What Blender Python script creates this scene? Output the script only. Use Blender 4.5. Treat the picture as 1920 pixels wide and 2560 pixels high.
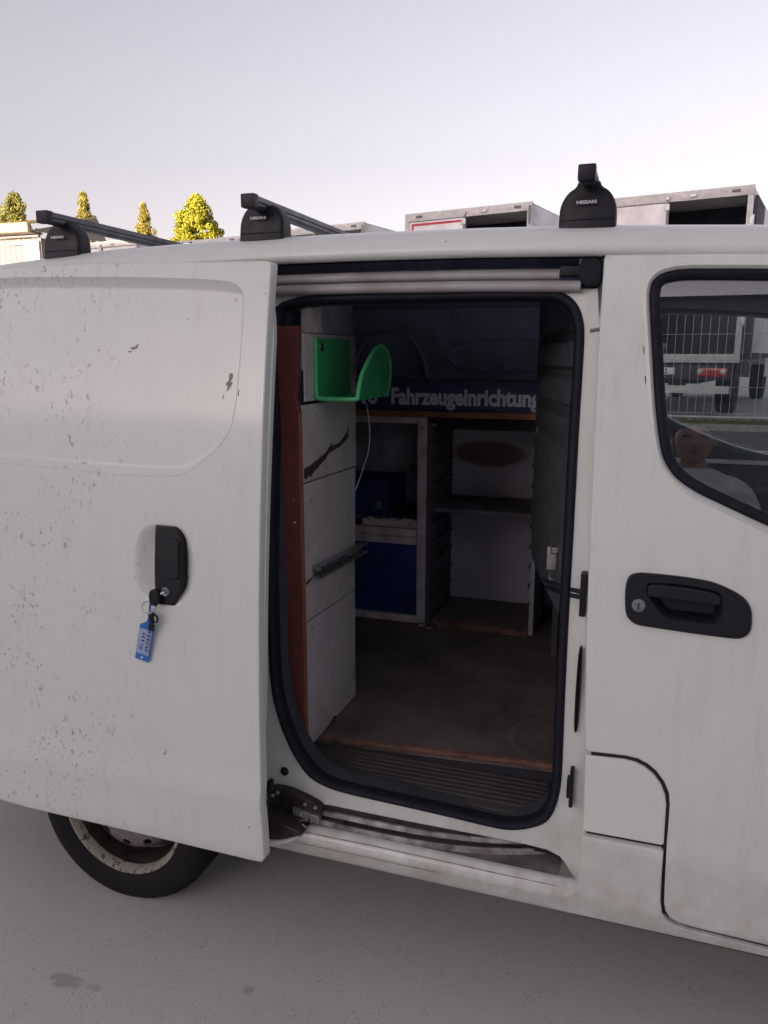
import bpy, bmesh, math, random
from mathutils import Vector, Matrix
R = math.radians
random.seed(7)
S = bpy.context.scene
COL = S.collection
for o in list(bpy.data.objects):
    bpy.data.objects.remove(o)

# ------------------------------------------------------------------ camera
cam = bpy.data.cameras.new('camera')
camo = bpy.data.objects.new('camera', cam)
COL.objects.link(camo)
camo.location = (0, -1.55, 1.535)
camo.rotation_euler = (R(90 - 11.5), 0, R(18.7))
cam.sensor_fit = 'VERTICAL'
cam.sensor_height = 36
cam.lens = 36 * 1923 / 2560
cam.clip_start = 0.02
cam.clip_end = 900
S.camera = camo

# ------------------------------------------------------------------ light
SUN_EL, SUN_AZ = R(4.5), R(180 + 20)          # sun low behind the camera, a little to its left
world = bpy.data.worlds.new('World')
S.world = world
world.use_nodes = True
nt = world.node_tree
bg = nt.nodes['Background']
sky = nt.nodes.new('ShaderNodeTexSky')
sky.sky_type = 'NISHITA'
sky.sun_disc = False
sky.sun_elevation = SUN_EL
sky.sun_rotation = SUN_AZ
sky.air_density = 1.0
sky.dust_density = 2.0
sky.ozone_density = 1.0
hazy = nt.nodes.new('ShaderNodeHueSaturation')   # thin high haze: a paler sky than the clear-air model
hazy.inputs['Saturation'].default_value = .3
nt.links.new(sky.outputs[0], hazy.inputs['Color'])
nt.links.new(hazy.outputs[0], bg.inputs[0])
bg.inputs[1].default_value = 0.15
sl = bpy.data.lights.new('sun', 'SUN')
slo = bpy.data.objects.new('sun', sl)
COL.objects.link(slo)
sl.energy = 5.0
sl.angle = R(0.5)
sl.color = (1.0, 0.86, 0.66)
sd = Vector((math.sin(SUN_AZ) * math.cos(SUN_EL), math.cos(SUN_AZ) * math.cos(SUN_EL), math.sin(SUN_EL)))
slo.rotation_euler = sd.to_track_quat('Z', 'Y').to_euler()
vs = S.view_settings
vs.view_transform = 'Standard'
vs.look = 'None'
vs.gamma = 1
vs.exposure = 1.42
vs.use_curve_mapping = False
vs.use_white_balance = True
vs.white_balance_temperature = 6550
vs.white_balance_tint = 29


# ------------------------------------------------------------------ materials
def nmat(name):
    m = bpy.data.materials.new(name)
    m.use_nodes = True
    t = m.node_tree
    return m, t, t.nodes['Principled BSDF']


def N(t, typ, **kw):
    n = t.nodes.new(typ)
    for k, v in kw.items():
        if isinstance(k, str) and k.startswith('i_'):
            n.inputs[k[2:].replace('_', ' ')].default_value = v
        else:
            setattr(n, k, v)
    return n


def noise(t, scale, detail=4, rough=.55, vec=None, dist=0):
    n = t.nodes.new('ShaderNodeTexNoise')
    n.inputs['Scale'].default_value = scale
    n.inputs['Detail'].default_value = detail
    n.inputs['Roughness'].default_value = rough
    n.inputs['Distortion'].default_value = dist
    if vec is not None:
        t.links.new(vec, n.inputs['Vector'])
    return n.outputs['Fac']


def ramp(t, fac, a, b, lo=0.0, hi=1.0):
    n = t.nodes.new('ShaderNodeMapRange')
    n.inputs['From Min'].default_value = a
    n.inputs['From Max'].default_value = b
    n.inputs['To Min'].default_value = lo
    n.inputs['To Max'].default_value = hi
    t.links.new(fac, n.inputs['Value'])
    return n.outputs['Result']


def mul(t, a, b, op='MULTIPLY'):
    n = t.nodes.new('ShaderNodeMath')
    n.operation = op
    n.use_clamp = True
    t.links.new(a, n.inputs[0])
    if isinstance(b, (int, float)):
        n.inputs[1].default_value = b
    else:
        t.links.new(b, n.inputs[1])
    return n.outputs[0]


def mixc(t, fac, a, b):
    n = t.nodes.new('ShaderNodeMix')
    n.data_type = 'RGBA'
    for s, v in ((6, a), (7, b)):
        if isinstance(v, tuple):
            n.inputs[s].default_value = (*v, 1)
        else:
            t.links.new(v, n.inputs[s])
    t.links.new(fac, n.inputs[0])
    return n.outputs[2]


def coords(t, kind='Object', scale=None):
    c = t.nodes.new('ShaderNodeTexCoord').outputs[kind]
    if scale:
        m = t.nodes.new('ShaderNodeMapping')
        m.inputs['Scale'].default_value = scale
        t.links.new(c, m.inputs['Vector'])
        c = m.outputs['Vector']
    return c


def worldpos(t):
    return t.nodes.new('ShaderNodeNewGeometry').outputs['Position']


def bump(t, p, h, strength=.2, dist=.002):
    b = t.nodes.new('ShaderNodeBump')
    b.inputs['Strength'].default_value = strength
    b.inputs['Distance'].default_value = dist
    t.links.new(h, b.inputs['Height'])
    t.links.new(b.outputs[0], p.inputs['Normal'])


def simple(name, c, rough=.5, metal=0, var=.25, vs_=14, bs=.15, bd=.001, bscale=220, spec=.5, c2=None):
    m, t, p = nmat(name)
    w = coords(t)
    n1 = noise(t, vs_, 6, .65, w)
    k = 1 - var
    b = c2 if c2 else tuple(q * k * .8 for q in c)
    t.links.new(mixc(t, ramp(t, n1, .35, .7), c, b), p.inputs['Base Color'])
    p.inputs['Metallic'].default_value = metal
    p.inputs['Specular IOR Level'].default_value = spec
    n2 = noise(t, bscale, 3, .6, w)
    t.links.new(ramp(t, n1, .3, .7, max(rough - .08, .02), min(rough + .1, 1)), p.inputs['Roughness'])
    if bs:
        bump(t, p, n2, bs, bd)
    return m


def paint(name, base=(.70, .745, .70), dirt=(.42, .39, .35), amount=.35, scuff=None, low=None):
    """white car paint with road film, drip streaks, optional flaked-off clear coat"""
    m, t, p = nmat(name)
    w = worldpos(t)
    st = t.nodes.new('ShaderNodeMapping')
    st.inputs['Scale'].default_value = (34, 34, 1.6)
    t.links.new(w, st.inputs['Vector'])
    streak = ramp(t, noise(t, 1.0, 4, .6, st.outputs[0]), .52, .8)
    cloud = ramp(t, noise(t, 2.2, 6, .6, w), .35, .75)
    col = mixc(t, mul(t, cloud, amount * .55), base, tuple(a * .5 + b * .5 for a, b in zip(base, dirt)))
    col = mixc(t, mul(t, mul(t, streak, cloud), amount), col, dirt)
    # tiny stone chips and specks
    vo = t.nodes.new('ShaderNodeTexVoronoi')
    vo.inputs['Scale'].default_value = 24
    t.links.new(w, vo.inputs['Vector'])
    sp = mul(t, ramp(t, vo.outputs['Distance'], .085, .05), ramp(t, noise(t, 5, 2, .5, w), .6, .66))
    col = mixc(t, mul(t, sp, .75), col, (.16, .14, .12))
    if scuff:
        x0, x1 = scuff
        sx = t.nodes.new('ShaderNodeSeparateXYZ')
        t.links.new(w, sx.inputs[0])
        mask = ramp(t, sx.outputs['X'], x1, x0)
        mp = t.nodes.new('ShaderNodeMapping')
        mp.inputs['Scale'].default_value = (1.25, 1, .72)
        t.links.new(w, mp.inputs['Vector'])
        fl = ramp(t, noise(t, 78, 3, .68, mp.outputs[0], .6), .60, .65)
        big = ramp(t, noise(t, 6.5, 3, .6, w), .42, .56)
        k = mul(t, mul(t, fl, big), mask)
        col = mixc(t, mul(t, k, .62), col, (.20, .175, .15))
    if low:
        sx2 = t.nodes.new('ShaderNodeSeparateXYZ')
        t.links.new(w, sx2.inputs[0])
        lm = mul(t, ramp(t, sx2.outputs['Z'], low[1], low[0]), ramp(t, noise(t, 9, 7, .7, w), .34, .72))
        col = mixc(t, mul(t, lm, low[2]), col, (.30, .24, .18))
    t.links.new(col, p.inputs['Base Color'])
    t.links.new(ramp(t, noise(t, 5, 4, .6, w), .3, .7, .38, .55), p.inputs['Roughness'])
    p.inputs['Coat Weight'].default_value = .5
    p.inputs['Coat Roughness'].default_value = .12
    p.inputs['Specular IOR Level'].default_value = .35
    bump(t, p, noise(t, 7, 2, .5, w), .08, .004)
    return m


M = {}
M['paint'] = paint('white_paint')
M['paint_door'] = paint('white_paint_flaking', scuff=(-1.30, -1.0))
M['paint_low'] = paint('white_paint_grimy', low=(.33, .62, .6), amount=.6)
M['paint_sill'] = paint('white_paint_sill', low=(.38, .55, .62), amount=.7)
M['rubber'] = simple('black_rubber', (.011, .014, .024), .6, var=.3, vs_=20, spec=.22)
M['plastic'] = simple('black_plastic', (.007, .009, .015), .48, var=.3, vs_=30, bs=.25, bd=.0006, bscale=700, spec=.35)
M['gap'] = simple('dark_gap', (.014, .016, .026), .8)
M['tyre'] = simple('tyre_rubber', (.006, .007, .009), .75, var=.4, vs_=9, bs=.3, bd=.001, c2=(.014, .014, .015), spec=.25)
M['alu'] = simple('dark_coated_aluminium', (.10, .102, .115), .42, .5, var=.3)
M['steel'] = simple('galvanised_steel', (.42, .43, .44), .42, .8, var=.4, vs_=60)
M['grease'] = simple('greasy_steel', (.018, .016, .017), .4, .3, var=.5, vs_=40, c2=(.07, .052, .04))
M['chrome'] = simple('polished_steel', (.75, .75, .77), .15, 1, var=.1)
M['rail'] = simple('dirty_painted_rail', (.36, .36, .37), .45, 0, var=.6, vs_=7, c2=(.27, .25, .23))
M['track'] = simple('grimy_track_steel', (.52, .51, .49), .45, 0, var=.6, vs_=22, c2=(.10, .08, .065))
M['ledge'] = simple('dusty_grey_ledge', (.26, .25, .24), .8, 0, var=.5, vs_=9, c2=(.12, .11, .10))
M['interior'] = simple('veil_blue_interior_steel', (.42, .46, .66), .85, 0, var=.25, vs_=5, spec=.15)  # blue cast of veiling glare is put into this steel colour
M['trim'] = simple('charcoal_trim', (.055, .062, .075), .6, 0, var=.3, vs_=8)
M['headliner'] = simple('grey_headliner', (.36, .36, .40), .9, 0, var=.1)
M['cabtrim'] = simple('blue_grey_cab_trim', (.095, .115, .15), .3, 0, var=.2)
M['brown'] = simple('brown_plywood', (.19, .048, .035), .55, 0, var=.4, vs_=6, c2=(.10, .026, .022))
M['plank'] = simple('orange_brown_wood', (.36, .15, .07), .6, 0, var=.4, vs_=12)
M['floorwood'] = None
M['strip'] = simple('dull_brown_strip', (.24, .125, .085), .7, 0, var=.5, vs_=24, c2=(.10, .06, .05))
M['white_board'] = None
M['greywood'] = simple('grey_rack_board', (.46, .44, .53), .6, 0, var=.3, vs_=7)
M['shelfwood'] = simple('dusty_shelf_board', (.20, .19, .22), .8, 0, var=.4, vs_=9, spec=.2)
M['darkwood'] = simple('dark_rack_board', (.10, .10, .13), .6, 0, var=.3, vs_=7)
M['cream'] = simple('cream_frame_wood', (.68, .61, .62), .6, 0, var=.3, vs_=18)
M['blue'] = simple('blue_board', (.012, .042, .20), .5, 0, var=.25, vs_=6)
M['navy'] = simple('navy_sign_board', (.035, .055, .19), .5, 0, var=.2)
M['letter'] = simple('grey_letters', (.85, .86, .93), .6, 0, var=.1)
M['green'] = simple('green_plastic', (.02, .40, .14), .38, 0, var=.15, vs_=9, spec=.6)
M['cord'] = simple('pale_blue_cord', (.42, .5, .66), .5)
M['tagblue'] = simple('blue_tag_plastic', (.015, .17, .55), .35, var=.1)
M['tagpaper'] = simple('pale_blue_tag_paper', (.36, .47, .70), .5, var=.08)
M['ink'] = simple('black_ink', (.015, .015, .03), .6, var=.05)
M['badge'] = simple('grey_badge_print', (.62, .62, .66), .5, var=.05)
M['truckwhite'] = simple('white_truck_panel', (.86, .85, .84), .45, 0, var=.12, vs_=2)
M['truckframe'] = simple('grey_truck_frame', (.58, .58, .56), .5, .1, var=.08)
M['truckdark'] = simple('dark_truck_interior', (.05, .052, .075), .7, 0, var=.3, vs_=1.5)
M['red'] = simple('red_stripe', (.55, .03, .05), .5, var=.1)
M['lens'] = simple('red_lamp_lens', (.5, .02, .025), .25, var=.1)
M['lampgrey'] = simple('work_lamp_grey', (.10, .10, .11), .4, var=.1)
M['lampface'] = simple('work_lamp_face', (.55, .53, .52), .2, .2, var=.1)
M['creamroof'] = simple('cream_roof_sheet', (.70, .52, .20), .6, var=.08)
M['pinkwall'] = simple('pale_corrugated_wall', (.30, .25, .21), .6, var=.1)
M['bark'] = simple('bark', (.11, .08, .055), .9, var=.4)
M['yellow'] = simple('yellow_machine_paint', (.62, .40, .06), .45, var=.15)
M['wire'] = simple('fence_wire', (.62, .63, .62), .45, .4, var=.1)
M['skin'] = simple('skin', (.46, .28, .21), .5, var=.12, vs_=30)
M['hair'] = simple('dark_short_hair', (.03, .024, .02), .7)
M['shirt'] = simple('white_tshirt', (.86, .86, .90), .85, var=.08)
M['print'] = simple('navy_shirt_print', (.04, .05, .14), .8)
M['jeans'] = simple('dark_trousers', (.04, .05, .08), .85)
M['cladding'] = simple('grey_cladding', (.13, .135, .15), .55, .1, var=.12, vs_=1)
M['whiteline'] = simple('worn_road_paint', (.6, .6, .58), .8, var=.4, vs_=6)
M['kerb'] = simple('kerb_concrete', (.34, .33, .31), .85, var=.3)


def mk_board():
    m, t, p = nmat('white_painted_board')
    w = coords(t, 'Object')
    g = ramp(t, noise(t, 7, 6, .65, w), .4, .75)
    col = mixc(t, mul(t, g, .5), (.52, .50, .50), (.29, .27, .26))
    sc = t.nodes.new('ShaderNodeMapping')
    sc.inputs['Scale'].default_value = (1, 5, 60)
    t.links.new(w, sc.inputs[0])
    s = mul(t, ramp(t, noise(t, 3, 3, .5, sc.outputs[0]), .58, .66), ramp(t, noise(t, 5, 2, .5, w), .5, .58))
    col = mixc(t, mul(t, s, .7), col, (.16, .13, .11))
    ch = ramp(t, noise(t, 26, 5, .7, w), .655, .68)
    col = mixc(t, mul(t, ch, .8), col, (.10, .07, .06))
    t.links.new(col, p.inputs['Base Color'])
    p.inputs['Roughness'].default_value = .5
    bump(t, p, noise(t, 60, 4, .6, w), .15, .001)
    return m


def mk_floor():
    m, t, p = nmat('worn_brown_floor_board')
    w = worldpos(t)
    a = ramp(t, noise(t, 4, 8, .7, w), .35, .7)
    col = mixc(t, a, (.165, .135, .13), (.05, .043, .047))
    st = t.nodes.new('ShaderNodeMapping')
    st.inputs['Scale'].default_value = (3, 40, 1)
    t.links.new(w, st.inputs[0])
    col = mixc(t, mul(t, ramp(t, noise(t, 2, 4, .6, st.outputs[0]), .5, .75), .5), col, (.15, .115, .09))
    sp = ramp(t, noise(t, 160, 2, .5, w), .74, .78)
    col = mixc(t, mul(t, sp, .6), col, (.30, .27, .24))
    # faint ring left by a round base
    vm = N(t, 'ShaderNodeVectorMath', operation='DISTANCE')
    t.links.new(w, vm.inputs[0])
    vm.inputs[1].default_value = (-.16, .43, .51)
    ring = mul(t, ramp(t, vm.outputs['Value'], .128, .136), ramp(t, vm.outputs['Value'], .146, .138))
    col = mixc(t, mul(t, ring, .5), col, (.20, .15, .12))
    t.links.new(col, p.inputs['Base Color'])
    p.inputs['Roughness'].default_value = .7
    bump(t, p, noise(t, 90, 5, .65, w), .5, .002)
    return m


def mk_rackback():
    m, t, p = nmat('smudged_rack_back')
    w = worldpos(t)
    a = ramp(t, noise(t, 7, 5, .6, w), .35, .75)
    col = mixc(t, mul(t, a, .4), (.56, .53, .61), (.36, .34, .42))
    mp = t.nodes.new('ShaderNodeMapping')
    mp.inputs['Location'].default_value = (.585 * 6, 0, -1.145 * 17)
    mp.inputs['Scale'].default_value = (6, 0, 17)
    t.links.new(w, mp.inputs[0])
    ln = N(t, 'ShaderNodeVectorMath', operation='LENGTH')
    t.links.new(mp.outputs[0], ln.inputs[0])
    d = mul(t, ln.outputs['Value'], 1.0, 'ADD')
    ad = t.nodes.new('ShaderNodeMath')
    ad.operation = 'ADD'
    t.links.new(ln.outputs['Value'], ad.inputs[0])
    t.links.new(ramp(t, noise(t, 12, 4, .6, w), 0, 1, -.25, .25), ad.inputs[1])
    col = mixc(t, mul(t, ramp(t, ad.outputs[0], 1.0, .75), .85), col, (.12, .055, .05))
    t.links.new(col, p.inputs['Base Color'])
    p.inputs['Roughness'].default_value = .6
    return m


def mk_rim():
    m, t, p = nmat('rusty_cream_rim')
    w = worldpos(t)
    r = ramp(t, noise(t, 55, 4, .65, w),  .56, .61)
    a = ramp(t, noise(t, 12, 5, .6, w), .4, .7)
    col = mixc(t, mul(t, a, .6), (.36, .34, .29), (.19, .17, .14))
    col = mixc(t, mul(t, r, .9), col, (.06, .03, .02))
    t.links.new(col, p.inputs['Base Color'])
    p.inputs['Roughness'].default_value = .5
    bump(t, p, noise(t, 80, 4, .6, w), .3, .001)
    return m


def mk_hub():
    return simple('dirty_brown_wheel_disc', (.14, .12, .115), .6, 0, var=.6, vs_=30, c2=(.22, .19, .175))


def mk_ground(name, base, base2, speck=True, patch=True):
    m, t, p = nmat(name)
    w = worldpos(t)
    a = ramp(t, noise(t, .8, 6, .6, w), .35, .7)
    col = mixc(t, a, base, base2)
    b = ramp(t, noise(t, 240, 3, .7, w), .35, .68)
    col = mixc(t, mul(t, b, .4), col, tuple(q * .5 for q in base))
    b2 = ramp(t, noise(t, 95, 4, .75, w), .5, .66)
    col = mixc(t, mul(t, b2, .22), col, tuple(q * .5 for q in base))
    vo = t.nodes.new('ShaderNodeTexVoronoi')
    vo.inputs['Scale'].default_value = 120
    t.links.new(w, vo.inputs['Vector'])
    sel = ramp(t, noise(t, 17, 3, .6, w), .5, .62)
    col = mixc(t, mul(t, mul(t, ramp(t, vo.outputs['Distance'], .30, .16), sel), .6), col, (.09, .083, .08))
    li = ramp(t, noise(t, 300, 1, .5, w), .66, .72)
    col = mixc(t, mul(t, li, .5), col, tuple(min(q * 1.9, .6) for q in base))
    if patch:
        for (px, py, sx, sy, k) in ((-1.285, -.237, 17, 38, .4), (-.839, -.118, 60, 70, .35), (-1.203, -.232, 36, 80, .25)):
            mp = t.nodes.new('ShaderNodeMapping')
            mp.inputs['Location'].default_value = (-px * sx, -py * sy, 0)
            mp.inputs['Scale'].default_value = (sx, sy, 0)
            t.links.new(w, mp.inputs[0])
            ln = N(t, 'ShaderNodeVectorMath', operation='LENGTH')
            t.links.new(mp.outputs[0], ln.inputs[0])
            ad = t.nodes.new('ShaderNodeMath')
            ad.operation = 'ADD'
            t.links.new(ln.outputs['Value'], ad.inputs[0])
            t.links.new(ramp(t, noise(t, 40, 4, .7, w), 0, 1, -.8, .8), ad.inputs[1])
            col = mixc(t, mul(t, ramp(t, ad.outputs[0], .95, .6), k), col, (.12, .115, .11))
    t.links.new(col, p.inputs['Base Color'])
    p.inputs['Roughness'].default_value = .85
    p.inputs['Specular IOR Level'].default_value = .3
    bump(t, p, noise(t, 190, 5, .7, w), .4, .002)
    return m


def mk_leaf(name, c1, c2):
    m, t, p = nmat(name)
    oi = t.nodes.new('ShaderNodeNewGeometry').outputs['Random Per Island']
    t.links.new(mixc(t, oi, c1, c2), p.inputs['Base Color'])
    p.inputs['Roughness'].default_value = .6
    p.inputs['Specular IOR Level'].default_value = .2
    p.inputs['Subsurface Weight'].default_value = 0
    return m


def mk_glass():
    m = bpy.data.materials.new('window_glass')
    m.use_nodes = True
    t = m.node_tree
    t.nodes.clear()
    out = t.nodes.new('ShaderNodeOutputMaterial')
    tr = t.nodes.new('ShaderNodeBsdfTransparent')
    tr.inputs[0].default_value = (.90, .94, .94, 1)
    gl = t.nodes.new('ShaderNodeBsdfGlossy')
    gl.inputs['Roughness'].default_value = 0.0
    gl.inputs[0].default_value = (1, 1, 1, 1)
    lw = t.nodes.new('ShaderNodeLayerWeight')
    pw = t.nodes.new('ShaderNodeMath')
    pw.operation = 'POWER'
    t.links.new(lw.outputs['Facing'], pw.inputs[0])
    pw.inputs[1].default_value = 5
    fr = ramp(t, pw.outputs[0], 0, 1, .095, 1)
    mx = t.nodes.new('ShaderNodeMixShader')
    t.links.new(fr, mx.inputs[0])
    t.links.new(tr.outputs[0], mx.inputs[1])
    t.links.new(gl.outputs[0], mx.inputs[2])
    t.links.new(mx.outputs[0], out.inputs[0])
    return m


M['white_board'] = mk_board()
M['floorwood'] = mk_floor()
M['rackback'] = mk_rackback()
M['rim'] = mk_rim()
M['hub'] = mk_hub()
M['ground'] = mk_ground('speckled_concrete_yard', (.64, .63, .595), (.56, .55, .52))
M['asphalt'] = mk_ground('grey_asphalt', (.12, .12, .12), (.09, .09, .09), patch=False)
M['glass'] = mk_glass()
M['leaf_a'] = mk_leaf('yellow_green_leaves', (.26, .28, .02), (.48, .46, .04))
M['leaf_b'] = mk_leaf('olive_leaves', (.18, .20, .04), (.36, .34, .09))
M['leaf_c'] = mk_leaf('ochre_needles', (.27, .24, .05), (.46, .41, .09))
M['grass'] = mk_leaf('grass', (.06, .10, .025), (.14, .15, .05))


# ------------------------------------------------------------------ object helpers
def tag(o, label=None, cat=None, group=None, kind=None):
    if label: o['label'] = label
    if cat: o['category'] = cat
    if group: o['group'] = group
    if kind: o['kind'] = kind
    return o


def thing(name, label, cat, loc=(0, 0, 0), rz=0, group=None):
    o = bpy.data.objects.new(name, None)
    COL.objects.link(o)
    o.location = loc
    o.rotation_euler = (0, 0, rz)
    o.empty_display_size = .1
    return tag(o, label, cat, group)


def origin(o):
    v = Vector((0, 0, 0))
    while o is not None:
        v += o.location
        o = o.parent
    return v


def obj(name, bm, mat, parent=None, sharp=35, local=False):
    """link a bmesh as one object; coordinates are world ones unless local (then the parent's)"""
    bmesh.ops.remove_doubles(bm, verts=bm.verts, dist=1e-5)
    me = bpy.data.meshes.new(name)
    bm.to_mesh(me)
    bm.free()
    me.materials.append(M[mat] if isinstance(mat, str) else mat)
    for p in me.polygons:
        p.use_smooth = True
    me.set_sharp_from_angle(angle=R(sharp))
    o = bpy.data.objects.new(name, me)
    COL.objects.link(o)
    xs = [v.co for v in me.vertices]
    c = Vector(((min(v.x for v in xs) + max(v.x for v in xs)) / 2, (min(v.y for v in xs) + max(v.y for v in xs)) / 2, min(v.z for v in xs)))
    me.transform(Matrix.Translation(-c))
    if parent is not None:
        o.parent = parent
        o.location = c if local else c - origin(parent)
    else:
        o.location = c
    return o


def add_box(bm, x0, x1, y0, y1, z0, z1, bev=0, rot=None):
    b = bmesh.new()
    bmesh.ops.create_cube(b, size=1)
    for v in b.verts:
        v.co = Vector(((v.co.x + .5) * (x1 - x0) + x0, (v.co.y + .5) * (y1 - y0) + y0, (v.co.z + .5) * (z1 - z0) + z0))
    if bev:
        bmesh.ops.bevel(b, geom=list(b.edges), offset=bev, segments=2, affect='EDGES', profile=.7)
    if rot is not None:
        c = Vector(((x0 + x1) / 2, (y0 + y1) / 2, (z0 + z1) / 2))
        b.transform(Matrix.Translation(c) @ rot @ Matrix.Translation(-c))
    join(bm, b)


def join(bm, b):
    me = bpy.data.meshes.new('tmp')
    b.to_mesh(me)
    b.free()
    bm.from_mesh(me)
    bpy.data.meshes.remove(me)


def box(name, x0, x1, y0, y1, z0, z1, mat, parent=None, bev=0.002, rot=None, local=False):
    bm = bmesh.new()
    add_box(bm, x0, x1, y0, y1, z0, z1, bev, rot)
    return obj(name, bm, mat, parent, local=local)


def add_tube(bm, path, r, n=8, closed=False, cap=True, up=None):
    path = [Vector(p) for p in path]
    k = len(path)
    rings = []
    up = Vector(up) if up else None
    for i, p in enumerate(path):
        if closed:
            d = path[(i + 1) % k] - path[i - 1]
        else:
            d = path[min(i + 1, k - 1)] - path[max(i - 1, 0)]
        d.normalize()
        if up is None:
            up = Vector((0, 0, 1)) if abs(d.z) < .9 else Vector((0, 1, 0))
        u = (up - d * up.dot(d)).normalized()
        w = d.cross(u)
        up = u
        rr = r[i] if isinstance(r, (list, tuple)) else r
        rings.append([bm.verts.new(p + (u * math.cos(a) + w * math.sin(a)) * rr) for a in [2 * math.pi * j / n for j in range(n)]])
    for i in range(k if closed else k - 1):
        a, b = rings[i], rings[(i + 1) % k]
        for j in range(n):
            bm.faces.new((a[j], a[(j + 1) % n], b[(j + 1) % n], b[j]))
    if cap and not closed:
        bm.faces.new(rings[0][::-1])
        bm.faces.new(rings[-1])


def tube(name, path, r, mat, parent=None, n=8, closed=False, local=False):
    bm = bmesh.new()
    add_tube(bm, path, r, n, closed)
    return obj(name, bm, mat, parent, 50, local)


def chaikin(pts, it=2, closed=True):
    pts = [tuple(p) for p in pts]
    for _ in range(it):
        out = []
        n = len(pts)
        if not closed:
            out.append(pts[0])
        for i in range(n if closed else n - 1):
            a, b = pts[i], pts[(i + 1) % n]
            out.append(tuple(.75 * p + .25 * q for p, q in zip(a, b)))
            out.append(tuple(.25 * p + .75 * q for p, q in zip(a, b)))
        if not closed:
            out.append(pts[-1])
        pts = out
    return pts


def resample(pts, step, closed=True):
    out = []
    n = len(pts)
    for i in range(n if closed else n - 1):
        a, b = pts[i], pts[(i + 1) % n]
        L = math.dist(a, b)
        k = max(1, int(math.ceil(L / step)))
        for j in range(k):
            out.append(tuple(p + (q - p) * j / k for p, q in zip(a, b)))
    if not closed:
        out.append(pts[-1])
    return out


def area(l):
    return sum(l[i - 1][0] * l[i][1] - l[i][0] * l[i - 1][1] for i in range(len(l))) / 2


def ccw(l):
    return list(l) if area(l) > 0 else list(l)[::-1]


def inset(l, d):
    """loop (ccw) moved inwards by d (a number or a function of the outward normal)"""
    out = []
    n = len(l)
    for i in range(n):
        a, b, c = l[i - 1], l[i], l[(i + 1) % n]
        e1 = Vector((b[0] - a[0], b[1] - a[1]))
        e2 = Vector((c[0] - b[0], c[1] - b[1]))
        if e1.length < 1e-9: e1 = e2
        if e2.length < 1e-9: e2 = e1
        e1.normalize(); e2.normalize()
        n1 = Vector((e1.y, -e1.x)); n2 = Vector((e2.y, -e2.x))
        m = n1 + n2
        if m.length < 1e-6: m = n1
        m.normalize()
        s = 1 / max(.5, m.dot(n1))
        k = d(m) if callable(d) else d
        out.append((b[0] - m.x * k * s, b[1] - m.y * k * s))
    return out


def sheet(bm, outer, holes, yf, step=.03, sup=0):
    """fill an x-z outline with holes, sliced level by level so that it can follow y = yf(x, z)"""
    if sup:                                             # narrow support loop keeps edge rounding out of the flat
        o2 = inset(outer, sup)
        ring(bm, outer, yf, o2, yf)
        h2 = []
        for h in holes:
            k = inset(h, -sup)
            ring(bm, h, yf, k, yf)
            h2.append(k)
        outer, holes = o2, h2
    b = bmesh.new()
    es = []
    for l in [outer] + list(holes):
        vs_ = [b.verts.new((p[0], 0, p[1])) for p in l]
        es += [b.edges.new((vs_[i - 1], vs_[i])) for i in range(len(vs_))]
    bmesh.ops.triangle_fill(b, use_beauty=True, use_dissolve=False, edges=es, normal=(0, -1, 0))
    zs = [p[1] for p in outer]
    z = math.ceil(min(zs) / step) * step
    while z < max(zs):
        bmesh.ops.bisect_plane(b, geom=list(b.verts) + list(b.edges) + list(b.faces), plane_co=(0, 0, z), plane_no=(0, 0, 1), dist=1e-6)
        z += step
    for v in b.verts:
        v.co.y = yf(v.co.x, v.co.z)
    join(bm, b)


def ring(bm, A, ya, B, yb):
    n = len(A)
    va = [bm.verts.new((p[0], ya(*p), p[1])) for p in A]
    vb = [bm.verts.new((p[0], yb(*p), p[1])) for p in B]
    for i in range(n):
        j = (i + 1) % n
        bm.faces.new((va[i], va[j], vb[j], vb[i]))


def rim_back(bm, outer, yf, depth, r=.003):
    """rounded edge and return flange behind a panel outline (ccw)"""
    o1 = inset(outer, -r * .7)
    ring(bm, outer, yf, o1, lambda x, z: yf(x, z) + r * .35)
    o2 = inset(outer, -r)
    ring(bm, o1, lambda x, z: yf(x, z) + r * .35, o2, lambda x, z: yf(x, z) + r)
    ring(bm, o2, lambda x, z: yf(x, z) + r, o2, lambda x, z: yf(x, z) + depth)


def prism(bm, outline, y0, y1, bev=.002, yf=None):
    """solid with an x-z outline between two depths, front edge rounded"""
    l = ccw(outline)
    g = (lambda x, z: 0) if yf is None else yf
    fr = inset(l, bev)
    fr2 = inset(l, bev * .3)
    if yf is None:
        bm.faces.new([bm.verts.new((p[0], y0, p[1])) for p in fr])
    else:
        sheet(bm, fr, [], lambda x, z: g(x, z) + y0)
    ring(bm, fr, lambda x, z: g(x, z) + y0, fr2, lambda x, z: g(x, z) + y0 + bev * .3)
    ring(bm, fr2, lambda x, z: g(x, z) + y0 + bev * .3, l, lambda x, z: g(x, z) + y0 + bev)
    ring(bm, l, lambda x, z: g(x, z) + y0 + bev, l, lambda x, z: g(x, z) + y1)
    if yf is None:
        bm.faces.new([bm.verts.new((p[0], y1, p[1])) for p in l[::-1]])
    else:
        sheet(bm, l, [], lambda x, z: g(x, z) + y1)


def prismo(name, outline, y0, y1, mat, parent=None, bev=.002, yf=None):
    bm = bmesh.new()
    prism(bm, outline, y0, y1, bev, yf)
    return obj(name, bm, mat, parent)


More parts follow.
